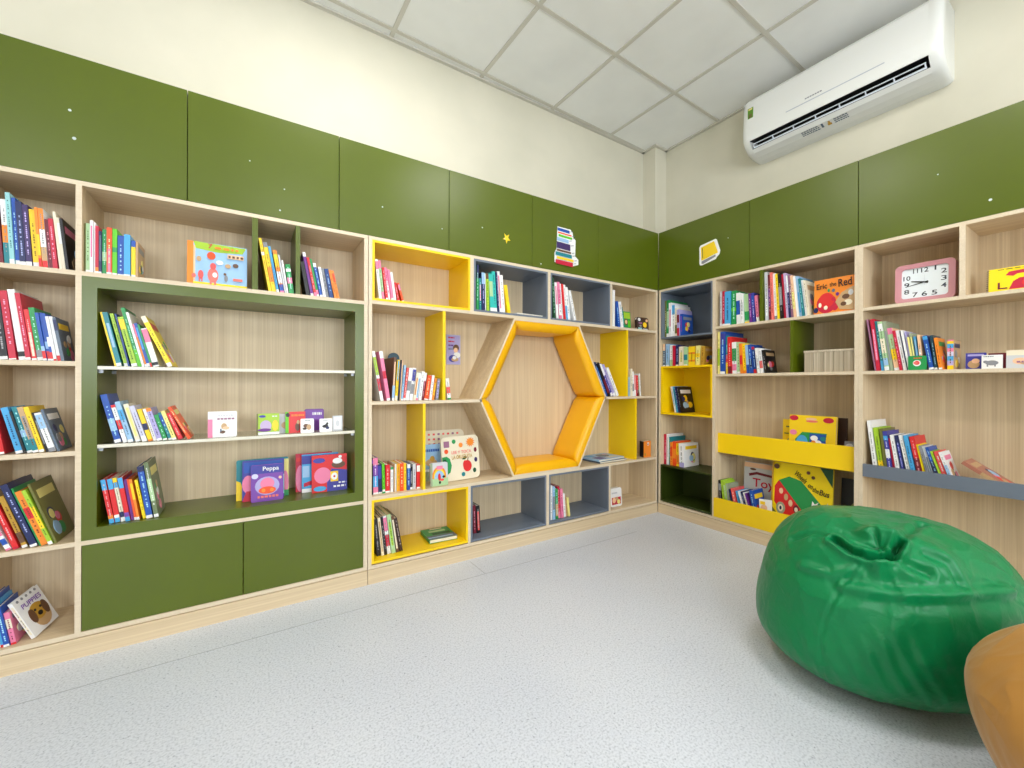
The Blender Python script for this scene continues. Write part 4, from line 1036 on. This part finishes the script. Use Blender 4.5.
# --- right wall
FO('book', 'B', 1.076, .022, 1.435, .192, .2, .01, 'orange landscape picture book titled Eric the Red with red round creature', 'book', 'orange',
   [('o', .32, .29, .25, .28, 'crimson'), ('o', .32, .38, .2, .22, 'red'), ('o', .16, .26, .04, .07, 'cream'), ('o', .31, .17, .05, .06, 'cream'), ('o', .5, .4, .05, .06, 'crimson'), ('o', .54, .16, .08, .1, 'crimson'), ('o', .06, .12, .06, .08, 'navy'), ('p', [(.55, .3), (.7, .55), (.95, .68), (1, .68), (1, .02), (.66, .08)], 'tan'), ('o', .8, .42, .09, .07, 'brown'), ('o', .86, .25, .1, .08, 'cream'), ('o', .75, .22, .07, .06, 'brown'), ('o', .92, .52, .06, .08, 'pale grey'), ('o', .38, .66, .03, .05, 'green'), ('o', .5, .64, .04, .05, 'slate'), ('o', .6, .52, .04, .05, 'purple')],
   tilt=3, texts=[('Eric', .07, .72, .34, .88, 'black', 2), ('the', .4, .76, .57, .88, 'black', 2), ('Red', .62, .72, .94, .94, 'black', 3)])
FO('picture_book', 'B', .57, .2, .108, .215, .37, .012, 'grey picture book with curly red lettering at the back of lower bin', 'book', 'pale grey', [('r', .0, .9, 1, .99, 'peach'), ('o', .28, .87, .1, .02, 'brown'), ('p', [(.15, .78), (.4, .83), (.95, .8), (.95, .76), (.4, .78), (.17, .73)], 'maroon'), ('o', .8, .2, .14, .08, 'slate'), ('o', .3, .3, .2, .05, 'pale green')], tilt=4, texts=[('Toy', .28, .5, .95, .71, 'crimson')])
bus = [('p', [(.12, .72), (.3, .8), (.5, .76), (.95, .36), (.95, .2), (.62, .2), (.12, .6)], 'green'), ('p', [(.05, .62), (.12, .72), (.64, .22), (.62, .0), (.4, .0), (.05, .38)], 'red'), ('o', .17, .3, .08, .09, 'sage'), ('o', .17, .3, .045, .055, 'cream'), ('o', .17, .3, .02, .03, 'navy'), ('o', .42, .095, .08, .088, 'sage'), ('o', .42, .095, .045, .055, 'cream'), ('o', .42, .095, .02, .03, 'navy'),
       ('o', .17, .56, .035, .045, 'peach'), ('o', .26, .48, .035, .05, 'tan'), ('o', .34, .4, .035, .05, 'peach'), ('o', .44, .33, .05, .06, 'maroon'), ('o', .44, .32, .03, .035, 'cream'), ('r', .6, .1, .74, .26, 'pale blue'), ('r', .66, .1, .72, .22, 'blue'), ('r', .78, .12, .92, .24, 'sky blue'), ('p', [(.02, .3), (.1, .22), (.12, .02), (.02, .02)], 'olive'), ('p', [(.8, 1), (1, 1), (1, .74)], 'dark green'), ('o', .08, .93, .05, .04, 'brown'), ('o', .62, .9, .03, .025, 'brown'), ('o', .7, .84, .03, .025, 'brown'),
       ('p', [(.7, .5), (.74, .46), (.8, .5), (.76, .42), (.72, .4), (.69, .43)], 'white'), ('p', [(.86, .42), (.9, .44), (.94, .52), (.93, .4), (.88, .38)], 'white'), ('p', [(0, 0), (.03, 0), (.03, 1), (0, 1)], 'gold')]
FO('picture_book', 'B', .80, .105, .108, .335, .415, .012, 'big yellow picture book with red and green bus in lower bin', 'book', 'bright yellow', bus, tilt=5,
   texts=[('Wheels', .38, .78, .62, .86, 'black', -38), ('on', .62, .68, .7, .73, 'black', -25), ('the', .7, .63, .8, .7, 'black', -18), ('Bus', .81, .6, .96, .68, 'black', -8)])
FO('picture_book', 'B', 1.145, .2, .108, .122, .36, .012, 'dark patterned picture book in the right end of lower bin', 'book', 'black', [('o', .5, .35, .3, .12, 'dark brown'), ('o', .6, .55, .2, .08, 'olive'), ('o', .3, .2, .15, .06, 'brown')], tilt=4)
FO('board_book', 'B', .762, .045, .108, .075, .165, .01, 'white book with blue corner and pink lettering, front of lower bin', 'book', 'white', [('r', .5, .3, .95, .5, 'blue'), ('o', .4, .68, .28, .12, 'peach'), ('r', .1, .8, .5, .92, 'yellow'), ('o', .2, .4, .12, .1, 'pink')], tilt=6, roll=-4)
FO('picture_book', 'B', .913, .085, .567, .247, .27, .02, 'yellow picture book with two red ovals and blue scene in upper bin', 'book', 'yellow', [('o', .1, .93, .1, .06, 'crimson'), ('o', .84, .91, .11, .06, 'crimson'), ('o', .48, .92, .12, .03, 'peach'), ('o', .5, .87, .13, .025, 'salmon'), ('o', .1, .6, .08, .06, 'pink'), ('p', [(.15, .2), (.15, .45), (.3, .62), (.82, .62), (.75, .2)], 'green'), ('r', .46, .25, .8, .6, 'blue'), ('o', .3, .38, .13, .17, 'sky blue'), ('o', .56, .5, .08, .06, 'white'), ('o', .64, .4, .08, .06, 'white'), ('o', .55, .4, .05, .05, 'orange'), ('o', .75, .5, .06, .05, 'teal')], tilt=5)
FO('picture_book', 'B', .85, .15, .567, .19, .235, .014, 'yellow picture book half hidden at the back left of upper bin', 'book', 'yellow', [('r', .1, .78, .3, .82, 'olive'), ('r', .05, .6, .3, .63, 'olive'), ('p', [(.1, .4), (.3, .6), (.3, .4)], 'grey')], tilt=3)
FO('picture_book', 'B', .925, .165, .567, .262, .262, .012, 'dark brown book behind the yellow one in upper bin', 'book', 'dark brown', [], tilt=3)
FO('board_book', 'B', 1.195, .1, .567, .06, .135, .012, 'small silver grey book at the right end of upper bin', 'book', 'grey', [('o', .4, .8, .3, .1, 'pale grey'), ('o', .7, .7, .2, .1, 'olive')], tilt=8)
# phone book with spiral
ph = FO('spiral_book', 'B', 1.752, .05, 1.44, .2, .108, .012, 'yellow spiral bound book with red telephone picture in right top cell', 'book', 'bright yellow',
   [('p', [(.3, .08), (.36, .4), (.45, .52), (.75, .52), (.82, .4), (.85, .08)], 'crimson'), ('p', [(.25, .68), (.3, .82), (.6, .86), (.88, .8), (.93, .66), (.83, .62), (.78, .7), (.42, .7), (.36, .62)], 'crimson'), ('o', .58, .3, .1, .16, 'red'), ('o', .58, .3, .05, .08, 'maroon'), ('r', .14, .12, .28, .17, 'maroon'), ('r', .14, .17, .17, .4, 'maroon'), ('r', .62, .05, .97, .22, 'white')] + dashes(.14, .5, .92, .03, 'olive', 19) + dashes(.66, .93, .1, .05, 'grey', 20), tilt=6)
m = MB()
for k in range(11):
    zz = .006 + k * .0095
    for q in range(8):
        a0, a1 = q * math.pi / 4, (q + 1) * math.pi / 4
        for rr in (.006,):
            x0, y0 = -.001 + rr * math.cos(a0), .006 + .008 * math.sin(a0); x1, y1 = -.001 + rr * math.cos(a1), .006 + .008 * math.sin(a1)
            m.poly([(x0, y0, zz), (x1, y1, zz), (x1, y1, zz + .0022), (x0, y0, zz + .0022)], DARK)
m.build('spiral_binding', ph, fix=False)['label'] = 'dark wire spiral binding'
FO('board_book', 'B', 1.676, .085, 1.1, .064, .076, .012, 'small blue board book with tan animal on shelf below the clock', 'book', 'indigo', [('o', .4, .3, .3, .25, 'tan'), ('o', .5, .5, .2, .15, 'peach'), ('r', .1, .8, .9, .92, 'lavender')], tilt=3)
FO('board_book', 'B', 1.732, .05, 1.1, .062, .062, .012, 'small white board book with grey rhinoceros drawing', 'book', 'white', [('o', .5, .42, .32, .18, 'grey'), ('r', .25, .15, .33, .4, 'grey'), ('r', .62, .15, .7, .4, 'grey'), ('o', .2, .5, .12, .1, 'grey')] + dashes(.1, .6, .86, .06, 'slate', 21), tilt=3)
FO('board_book', 'B', 1.745, .10, 1.1, .06, .072, .012, 'maroon edged small book behind the rhinoceros one', 'book', 'maroon', [], tilt=3)
FO('board_book', 'B', 1.803, .065, 1.1, .1, .08, .014, 'small cream board book with tan drawing at the right', 'book', 'cream', [('r', 0, 0, 1, .72, 'pale grey'), ('o', .4, .4, .22, .18, 'peach'), ('o', .6, .3, .2, .12, 'tan')] + dashes(.3, .9, .3, .1, 'mauve', 22), tilt=3)
FO('board_book', 'B', 1.494, .002, 1.1, .067, .07, .005, 'small green card with red apple drawing in front of upright books', 'book', 'green', [('o', .48, .48, .22, .22, 'white'), ('o', .48, .5, .15, .15, 'coral'), ('o', .4, .5, .12, .08, 'salmon')] + dashes(.3, .75, .8, .07, 'red orange', 23), round_=.006)
F = wallframe('B'); PAL['russet'] = (176, 112, 92)
r = make_book(Matrix.Translation(F @ Vector((1.622, .05, 1.1004))) @ F, .021, .143, .13, 'tan', '0-.14 yellow,.14-.3 lavender,.3-.45 sky blue,.45-.6 pale lavender,.6-.72 pink,.72-.86 sky blue,.86-.95 yellow,.95-1 pink', False, 991, True)
tag(r, 'board book with pastel striped spine standing alone on shelf below clock', 'book')
for k, (uu, ln, hh, c, lab) in enumerate(((1.815, -55, .18, 'russet', 'reddish brown book fallen almost flat on the grey lipped shelf'),)):
    r = make_book(Matrix.Translation(F @ Vector((uu, .05, .5536))) @ F @ Matrix.Rotation(rad(ln), 4, 'Y'), .016, hh, .15, c, '.3-.6 tan', False, 880 + k, True); tag(r, lab, 'book')
# puppies book
F = wallframe('A')
r = make_book(Matrix.Translation(Vector((-3.442, .035, .0935))) @ Matrix.Rotation(rad(-23), 4, 'Y') @ Matrix.Rotation(rad(-12), 4, 'Z'), .012, .152, .13, 'white', '.1-.9 cream', False, 71, False)
tag(r, 'white puppy book with brown dog photo leaning in bottom cell', 'book')
m = MB(); CM = Matrix(((0, 0, 1, .012), (1, 0, 0, 0), (0, 1, 0, 0), (0, 0, 0, 1)))
def el(cx, cy, rx, ry, c, k): m.prism([(cx + rx * math.cos(a * .349), cy + ry * math.sin(a * .349)) for a in range(18)], 0, .0004 + .0002 * k, mat(c, None, .4), CM)
el(.075, .05, .04, .042, 'tan', 6); el(.07, .072, .038, .032, 'gold', 7); el(.04, .066, .014, .028, 'brown', 8); el(.104, .068, .014, .028, 'brown', 9); el(.072, .06, .011, .009, 'black', 10); el(.058, .08, .005, .005, 'black', 11); el(.086, .08, .005, .005, 'black', 12)
for k in range(5): el(.02 + k * .022, .143, .005, .005, 'grey', 3)
add_text(m, 'PUPPIES', .02, .108, .115, .126, mat('violet', None, .45), CM, 0, .0026)
m.build('cover_picture', r, fix=False)

# ------------------------------------------------------------------ clock
CP = mat('dusty pink plastic', (204, 142, 150), .35); CFW = mat('clock face', (232, 240, 244), .4); INK = mat('clock ink', (40, 44, 58), .5)
CL = .218; CH = .196
Mc = Matrix.Translation(wallframe('B') @ Vector((1.43, .05, 1.4435))) @ wallframe('B') @ Matrix.Rotation(rad(-3), 4, 'X')
ck = empty('desk_clock', M=Mc); tag(ck, 'square pink desk clock with white face showing quarter to ten', 'clock')
def rrect(x0, x1, z0, z1, r_):
    o = []
    for cx, cy, a0 in ((x1 - r_, z0 + r_, -90), (x1 - r_, z1 - r_, 0), (x0 + r_, z1 - r_, 90), (x0 + r_, z0 + r_, 180)):
        for k in range(7): o.append((cx + r_ * math.cos(rad(a0 + k * 15)), cy + r_ * math.sin(rad(a0 + k * 15))))
    return o
m = MB(); outer = rrect(0, CL, 0, CH, .022); inner = rrect(.024, CL - .024, .022, CH - .022, .014); n = len(outer)
front = [(p[0], 0, p[1]) for p in outer]; fin = [(p[0], .002, p[1]) for p in inner]; deep = [(p[0], .011, p[1]) for p in inner]; back = [(p[0], .045, p[1]) for p in outer]
base = len(m.v); m.v += front + fin + deep + back; im = m.m(CP)
for k in range(n):
    j = (k + 1) % n
    for a, b_ in ((0, n), (n, 2 * n)): m.f.append((base + a + k, base + a + j, base + b_ + j, base + b_ + k)); m.mi.append(im)
    m.f.append((base + k, base + 3 * n + k, base + 3 * n + j, base + j)); m.mi.append(im)
m.f.append(tuple(base + 3 * n + k for k in range(n))); m.mi.append(im)
m.build('case', ck)['label'] = 'dusty pink case'
m = MB(); m.prism(inner, .0095, .011, CFW, UV); m.build('dial', ck)
m = MB(); cx, cz = CL / 2, CH / 2
for num, fx, fz in (('12', .0, .062), ('1', .038, .064), ('2', .068, .044), ('3', .068, .008), ('4', .068, -.028), ('5', .036, -.058), ('6', 0, -.058), ('7', -.034, -.058), ('8', -.066, -.04), ('9', -.066, -.005), ('10', -.066, .03), ('11', -.034, .062)):
    ww = .027 if len(num) == 2 else (.006 if num == '1' else .02)
    if num == '11': ww = .018
    add_text(m, num, cx + fx - ww / 2, cz + fz - .0115, cx + fx + ww / 2, cz + fz + .0115, INK, UV, 0, .0092)
m.build('numerals', ck, fix=False)
for nm, ang, ln, wd, lvl in (('hour_hand', 168, .048, .0075, .0075), ('minute_hand', 192, .068, .0042, .0065), ('second_hand', 90, .035, .0008, .0057)):
    m = MB(); c_, s_ = math.cos(rad(ang)), math.sin(rad(ang)); tl = .014
    pts = [(-tl, -wd * .6), (ln, -wd * .3), (ln + .004, 0), (ln, wd * .3), (-tl, wd * .6)]
    m.prism([(cx + x * c_ - y * s_, cz + x * s_ + y * c_) for x, y in pts], lvl - .0006, lvl, DARK if nm != 'second_hand' else SILVER, UV); m.build(nm, ck)

# ------------------------------------------------------------------ wooden box on the right shelf
PAL['rustic'] = (186, 172, 150)
RW = wood('weathered slat wood', 'z', (206, 194, 172), (150, 136, 114))
RWH = wood('weathered rim wood', 'y', (220, 208, 188), (180, 166, 144))
F = wallframe('B'); bx = empty('wooden_box', M=Matrix.Translation(F @ Vector((1.024, .03, 1.1004))) @ F)
tag(bx, 'low weathered wooden slat box on shelf beneath the orange book', 'box')
Wb, Hb, Db = .243, .128, .2
for k in range(5):
    m = MB(); g = Wb / 5; m.box(k * g + .001, (k + 1) * g - .001, 0, .009, 0, Hb - .012, RW); m.build('front_slat', bx)
m = MB(); m.box(.0, .009, .0095, Db, 0, Hb - .012, RW); m.build('side_panel', bx)
m = MB(); m.box(Wb - .009, Wb, .0095, Db, 0, Hb - .012, RW); m.build('side_panel', bx)
m = MB(); m.box(.0095, Wb - .0095, Db - .009, Db, 0, Hb - .012, RW); m.build('back_slat', bx)
m = MB(); m.box(.0095, Wb - .0095, .0095, Db - .0095, 0, .008, RW); m.build('base', bx)
m = MB()
for a in ((-.002, Wb, -.003, .013), (-.002, Wb, Db - .013, Db), (-.002, .013, .013, Db - .013), (Wb - .013, Wb, .013, Db - .013)): m.box(*a, Hb - .0115, Hb, RWH)
m.build('rim', bx)

# ------------------------------------------------------------------ air conditioner (profile in x, z; swept along y)
AY0, AY1 = -.614, -1.596
ac = empty('air_conditioner', (.3055, (AY0 + AY1) / 2, 2.55)); tag(ac, 'white wall mounted air conditioner with open black louvre slot', 'air conditioner')
off = (.3055, (AY0 + AY1) / 2, 2.55)
def sweep(mb, prof, y0, y1, mt, rx=0):
    XZ = Matrix(((1, 0, 0, 0), (0, 0, 1, 0), (0, 1, 0, 0), (0, 0, 0, 1)))
    mb.prism(prof, y1, y0, mt, XZ)
ES = .052
body = [(.3055, 2.975), (.15, 2.975), (.115, 2.97), (.098, 2.948), (.088, 2.76), (.090, 2.70), (.094, 2.684), (.2, 2.70), (.215, 2.66), (.132, 2.637), (.155, 2.618), (.2, 2.603), (.25, 2.596), (.3055, 2.594)]
full = [(.3055, 2.975), (.15, 2.975), (.115, 2.97), (.098, 2.948), (.088, 2.76), (.090, 2.70), (.094, 2.684), (.106, 2.662), (.132, 2.637), (.155, 2.618), (.2, 2.603), (.25, 2.596), (.3055, 2.594)]
m = MB(); sweep(m, body, AY0 - ES, AY1 + ES, PLASTIC); m.build('body', ac, off)
# rounded end caps
for ya, sgn in ((AY0 - ES, 1), (AY1 + ES, -1)):
    m = MB(); rings = []; cxx, czz = .3055, 2.80
    for k in range(9):
        f = k / 8; y = ya + sgn * ES * math.sin(f * math.pi / 2) ; sc = 1 - .13 * (1 - math.cos(f * math.pi / 2)) ** 1.3
        rings.append([(cxx + (x - cxx) * sc, y, czz + (z - czz) * (sc if z < czz else 1 - (1 - sc) * .35)) for x, z in full])
    n = len(full); im = m.m(PLASTIC)
    for rg_ in rings: m.v += rg_
    for k in range(8):
        for q in range(n): m.f.append((k * n + q, k * n + (q + 1) % n, (k + 1) * n + (q + 1) % n, (k + 1) * n + q)); m.mi.append(im)
    m.f.append(tuple(range(n))); m.mi.append(im); m.f.append(tuple(8 * n + q for q in range(n))); m.mi.append(im)
    o = m.build('end_cap', ac, off, smooth=True)
    md = o.modifiers.new('split', 'EDGE_SPLIT'); md.split_angle = rad(38)
m = MB(); sweep(m, [(.199, 2.699), (.098, 2.684), (.096, 2.682), (.12, 2.684), (.19, 2.692)], AY0 - ES - .001, AY1 + ES + .001, DARK)
sweep(m, [(.195, 2.699), (.21, 2.70), (.219, 2.66), (.134, 2.6365), (.130, 2.6385), (.20, 2.664)], AY0 - ES - .001, AY1 + ES + .001, DARK); m.build('air_outlet', ac, off)['label'] = 'black air outlet slot'
FLAP = mat('blue white flap plastic', (226, 234, 244), .3)
m = MB(); sweep(m, [(.124, 2.646), (.127, 2.648), (.135, 2.641), (.131, 2.638)], AY0 - ES - .012, AY1 + ES + .012, FLAP)
sweep(m, [(.108, 2.662), (.111, 2.664), (.116, 2.661), (.113, 2.658)], AY0 - ES - .012, AY1 + ES + .012, FLAP)
for k in range(8):
    y = AY0 - ES - .016 - k * (AY0 - AY1 - 2 * ES - .032) / 7
    sweep(m, [(.109, 2.662), (.112, 2.664), (.130, 2.645), (.126, 2.641)], y + .003, y - .003, FLAP)
m.build('louvre', ac, off)
m = MB(); sweep(m, [(.0965, 2.8), (.0945, 2.8), (.0915, 2.765), (.093, 2.765)], -1.0, -1.01, SILVER)
m = MB(); sweep(m, [(.0885, 2.755), (.0865, 2.755), (.0865, 2.751), (.089, 2.750)], AY0 - .28, AY1 + .22, SILVER); m.build('trim_line', ac, off)
XN = Matrix(((0, 0, 1, 0), (-1, 0, 0, 0), (0, 1, 0, 0), (0, 0, 0, 1)))   # (-y, z, x)
m = MB(); m.box(.0915, .0955, -.655, -.69, 2.835, 2.905, mat('energy label green', (96, 150, 40), .5)); m.box(.0908, .0916, -.66, -.685, 2.89, 2.902, mat('pale yellow')); m.box(.0904, .0916, -.662, -.683, 2.84, 2.865, mat('olive')); m.build('energy_label', ac, off)['label'] = 'green energy label'
m = MB()
for k in range(7): m.box(.0880, .0925, -1.0 - k * .013, -1.01 - k * .013, 2.772, 2.779, mat('grey'))
m.build('logo', ac, off)
def under(m, y, w_, t0, t1, c):
    """mark on the curved underside between profile parameters t0..t1"""
    a, b_ = Vector((.2, 2.603)), Vector((.155, 2.618)); n_ = Vector((-.0004, -.0012))
    p, q = a.lerp(b_, t0) + n_, a.lerp(b_, t1) + n_
    m.poly([(p.x, y, p.y), (q.x, y, q.y), (q.x, y - w_, q.y), (p.x, y - w_, p.y)], mat(c, None, .5))
m = MB(); rg = random.Random(4)
for row_ in (.2, .5, .8):
    y = -.95
    while y > -1.04: l = rg.uniform(.006, .014); under(m, y, l, row_ - .08, row_ + .08, 'slate'); y -= l + .003
    y = -1.12
    while y > -1.19: l = rg.uniform(.006, .014); under(m, y, l, row_ - .08, row_ + .08, 'slate'); y -= l + .003
under(m, -1.055, .01, .2, .9, 'slate'); under(m, -1.085, .02, .15, .5, 'gold'); under(m, -1.09, .01, .5, .85, 'gold')
m.build('warning_label', ac, off, fix=False)['label'] = 'printed warning marks with yellow triangle'

# ------------------------------------------------------------------ bean bags
def fabric(name, rgb, rough, sheen, bump=.15):
    m, nt, N, L, b = nodes(name)
    b.inputs['Base Color'].default_value = (*lin(rgb), 1); b.inputs['Roughness'].default_value = rough
    b.inputs['Specular IOR Level'].default_value = .35; b.inputs['Sheen Weight'].default_value = sheen; b.inputs['Sheen Roughness'].default_value = .4
    tc = N.new('ShaderNodeTexCoord'); n = N.new('ShaderNodeTexNoise'); n.inputs['Scale'].default_value = 26; n.inputs['Detail'].default_value = 5; n.inputs['Distortion'].default_value = .6
    n2 = N.new('ShaderNodeTexNoise'); n2.inputs['Scale'].default_value = 700
    bp = N.new('ShaderNodeBump'); bp.inputs['Strength'].default_value = bump; bp.inputs['Distance'].default_value = .012
    bp2 = N.new('ShaderNodeBump'); bp2.inputs['Strength'].default_value = .08; bp2.inputs['Distance'].default_value = .001
    L.new(tc.outputs['Object'], n.inputs[0]); L.new(n.outputs[0], bp.inputs['Height']); L.new(tc.outputs['Object'], n2.inputs[0]); L.new(n2.outputs[0], bp2.inputs['Height'])
    L.new(bp.outputs[0], bp2.inputs['Normal']); L.new(bp2.outputs[0], b.inputs['Normal'])
    return m
def segdist(p, a, b):
    ab = b - a; t = max(0, min(1, (p - a).dot(ab) / ab.length_squared)); q = a + ab * t
    return (p - q).length, t
def bag_mesh(center, R, H, zm, p, pt, a1, t1, a2, t2, k1, k2, creases, knot, nth, nph, seed, wr=1.0, bumps=()):
    V = []; cx, cy = center
    for j in range(nph + 1):
        ph_ = -math.pi / 2 + math.pi * j / nph
        s = math.sin(ph_); cc = max(0, math.cos(ph_)) ** (p if s < 0 else pt)
        for i in range(nth):
            th = 2 * math.pi * i / nth
            RR = R * (1 + a1 * math.cos(th - t1) + a2 * math.cos(2 * (th - t2)))
            X, Y = RR * cc * math.cos(th), RR * cc * math.sin(th)
            z = zm * (1 - abs(s)) if s < 0 else zm + (1 - zm) * s
            V.append(Vector((cx + X, cy + Y, z * H * (1 + k1 * X + k2 * Y))))
    C0 = Vector((cx, cy, H * .45)); out = []
    K = Vector(knot) if knot else None
    for v in V:
        n = (v - C0).normalized()
        low = max(0, min(1, v.z / .06))
        d = 0.0
        d += .012 * (noise.noise(v * 4 + Vector((seed, 0, 0)))) * wr
        up_ = max(0, min(1, (v.z - H * .45) / (H * .3)))
        q1 = noise.noise(v * 9 + Vector((seed, 7, 3)) + Vector((0, 0, 2 * noise.noise(v * 5))))
        d += .010 * wr * (.25 + .75 * up_) * (.35 - abs(q1) ** .7) 
        q2 = noise.noise(Vector((v.x * 14, v.y * 14, v.z * 7)) + Vector((9, seed, 0)))
        d += .004 * wr * (.2 + .8 * up_) * (.3 - abs(q2) ** .8)
        for bc, br, bh in bumps:
            d += bh * math.exp(-((v - Vector(bc)).length / br) ** 2)
        # diagonal tension wrinkles on the flanks
        ang = math.atan2(v.y - cy, v.x - cx)
        fl = max(0, 1 - abs(v.z - H * .32) / (H * .3))
        d += .006 * wr * fl * .75 * math.sin(ang * 46 + v.z * 60 + 3 * noise.noise(v * 6)) * max(0, noise.noise(v * 3.1 + Vector((seed, 4, 1))) + .25)
        for pts, dep, wd in creases:
            best = 9
            for a, b_ in zip(pts, pts[1:]):
                q, _ = segdist(v, Vector(a), Vector(b_)); best = min(best, q)
            if best < wd * 4: d += dep * math.exp(-(best / wd) ** 2) - dep * .45 * math.exp(-((best - wd * 1.7) / wd) ** 2)
        if K is not None:
            r_ = (v - K).length
            t_ = v - K; aa = math.atan2(t_.y, t_.x)
            d += .012 * math.exp(-r_ / .12) * (.6 - abs(math.sin(4.5 * aa + 3 * noise.noise(v * 7))) ** .6) * min(1, r_ / .03)
            d += -.020 * math.exp(-(r_ / .024) ** 2) + .020 * math.exp(-((r_ - .06) / .022) ** 2) * (.6 + .6 * math.sin(aa * 2 + 1))
            d += .006 * math.exp(-r_ / .3) * math.sin(5 * aa + 6 * r_ * 6 + 2 * noise.noise(v * 4))
        v2 = v + n * d * low
        v2.z = max(v2.z, 0.001)
        out.append(tuple(v2))
    F_ = []
    for j in range(nph):
        for i in range(nth):
            a = j * nth + i; b_ = j * nth + (i + 1) % nth
            F_.append((a, b_, b_ + nth, a + nth))
    return out, F_
def make_bag(name, label, matl, base, creases, knot, seed, **kw):
    vs, fs = bag_mesh(creases=creases, knot=knot, nth=440, nph=260, seed=seed, **kw)
    r = empty(name, base); tag(r, label, 'bean bag')
    me = bpy.data.meshes.new('cover'); me.from_pydata([(x - base[0], y - base[1], z) for x, y, z in vs], [], fs); me.materials.append(matl)
    bm = bmesh.new(); bm.from_mesh(me); bmesh.ops.remove_doubles(bm, verts=bm.verts, dist=1e-5); bmesh.ops.recalc_face_normals(bm, faces=bm.faces); bm.to_mesh(me); bm.free()
    for p_ in me.polygons: p_.use_smooth = True
    o = bpy.data.objects.new('cover', me); COL.objects.link(o); o.parent = r
    return r, o
GF = fabric('green nylon fabric', (0, 124, 70), .36, .05, .3)
CR = [([(-1.13, -1.587, .509), (-1.144, -1.64, .487), (-1.136, -1.679, .481), (-1.096, -1.728, .493), (-1.044, -1.731, .526)], -.040, .010),
      ([(-1.074, -1.719, .515), (-.985, -1.732, .544), (-.784, -1.725, .545)], -.012, .012),
      ([(-1.199, -1.635, .391), (-1.183, -1.684, .395), (-1.144, -1.752, .4), (-1.054, -1.836, .411), (-.845, -1.932, .408)], .012, .016),
      ([(-1.159, -1.662, .459), (-1.204, -1.629, .38), (-1.232, -1.6, .283), (-1.241, -1.591, .213), (-1.243, -1.595, .135), (-1.184, -1.593, .043)], -.005, .006),
      ([(-1.098, -1.739, .483), (-1.059, -1.799, .462)], -.012, .014), ([(-1.022, -1.783, .507), (-.997, -1.826, .482), (-1.003, -1.857, .435)], -.009, .013),
      ([(-1.127, -1.455, .471), (-1.117, -1.522, .512), (-1.128, -1.601, .51)], -.008, .012), ([(-1.19, -1.517, .41), (-1.195, -1.602, .414), (-1.169, -1.656, .445)], .008, .014)]
make_bag('bean_bag', 'large emerald green bean bag with gathered top in front of the right shelves', GF, (-.825, -1.627, 0), CR, (-1.093, -1.695, .507), 1.0,
         center=(-.825, -1.627), R=.378, H=.55, zm=.26, p=.66, pt=.512, a1=.015, t1=-2.189, a2=.12, t2=-.451, k1=-.133, k2=.06, bumps=(((-1.04, -1.69, .53), .045, .022), ((-1.15, -1.62, .46), .05, .012), ((-.98, -1.80, .49), .05, .012), ((-1.17, -1.53, .45), .05, .01)))
TF = fabric('mustard fabric', (180, 128, 56), .6, .2, .1)
make_bag('bean_bag', 'mustard brown bean bag cut off by the right edge of the photo', TF, (-1.213, -2.31, 0), [([(-1.5, -2.02, .1), (-1.44, -2.1, .4), (-1.3, -2.2, .46)], -.005, .006), ([(-1.56, -2.2, .12), (-1.3, -2.0, .2)], -.006, .012)], None, 5.0,
         center=(-1.213, -2.31), R=.404, H=.505, zm=.586, p=.845, pt=.845, a1=0, t1=0, a2=0, t2=0, k1=0, k2=0, wr=.8)


open_end = 1
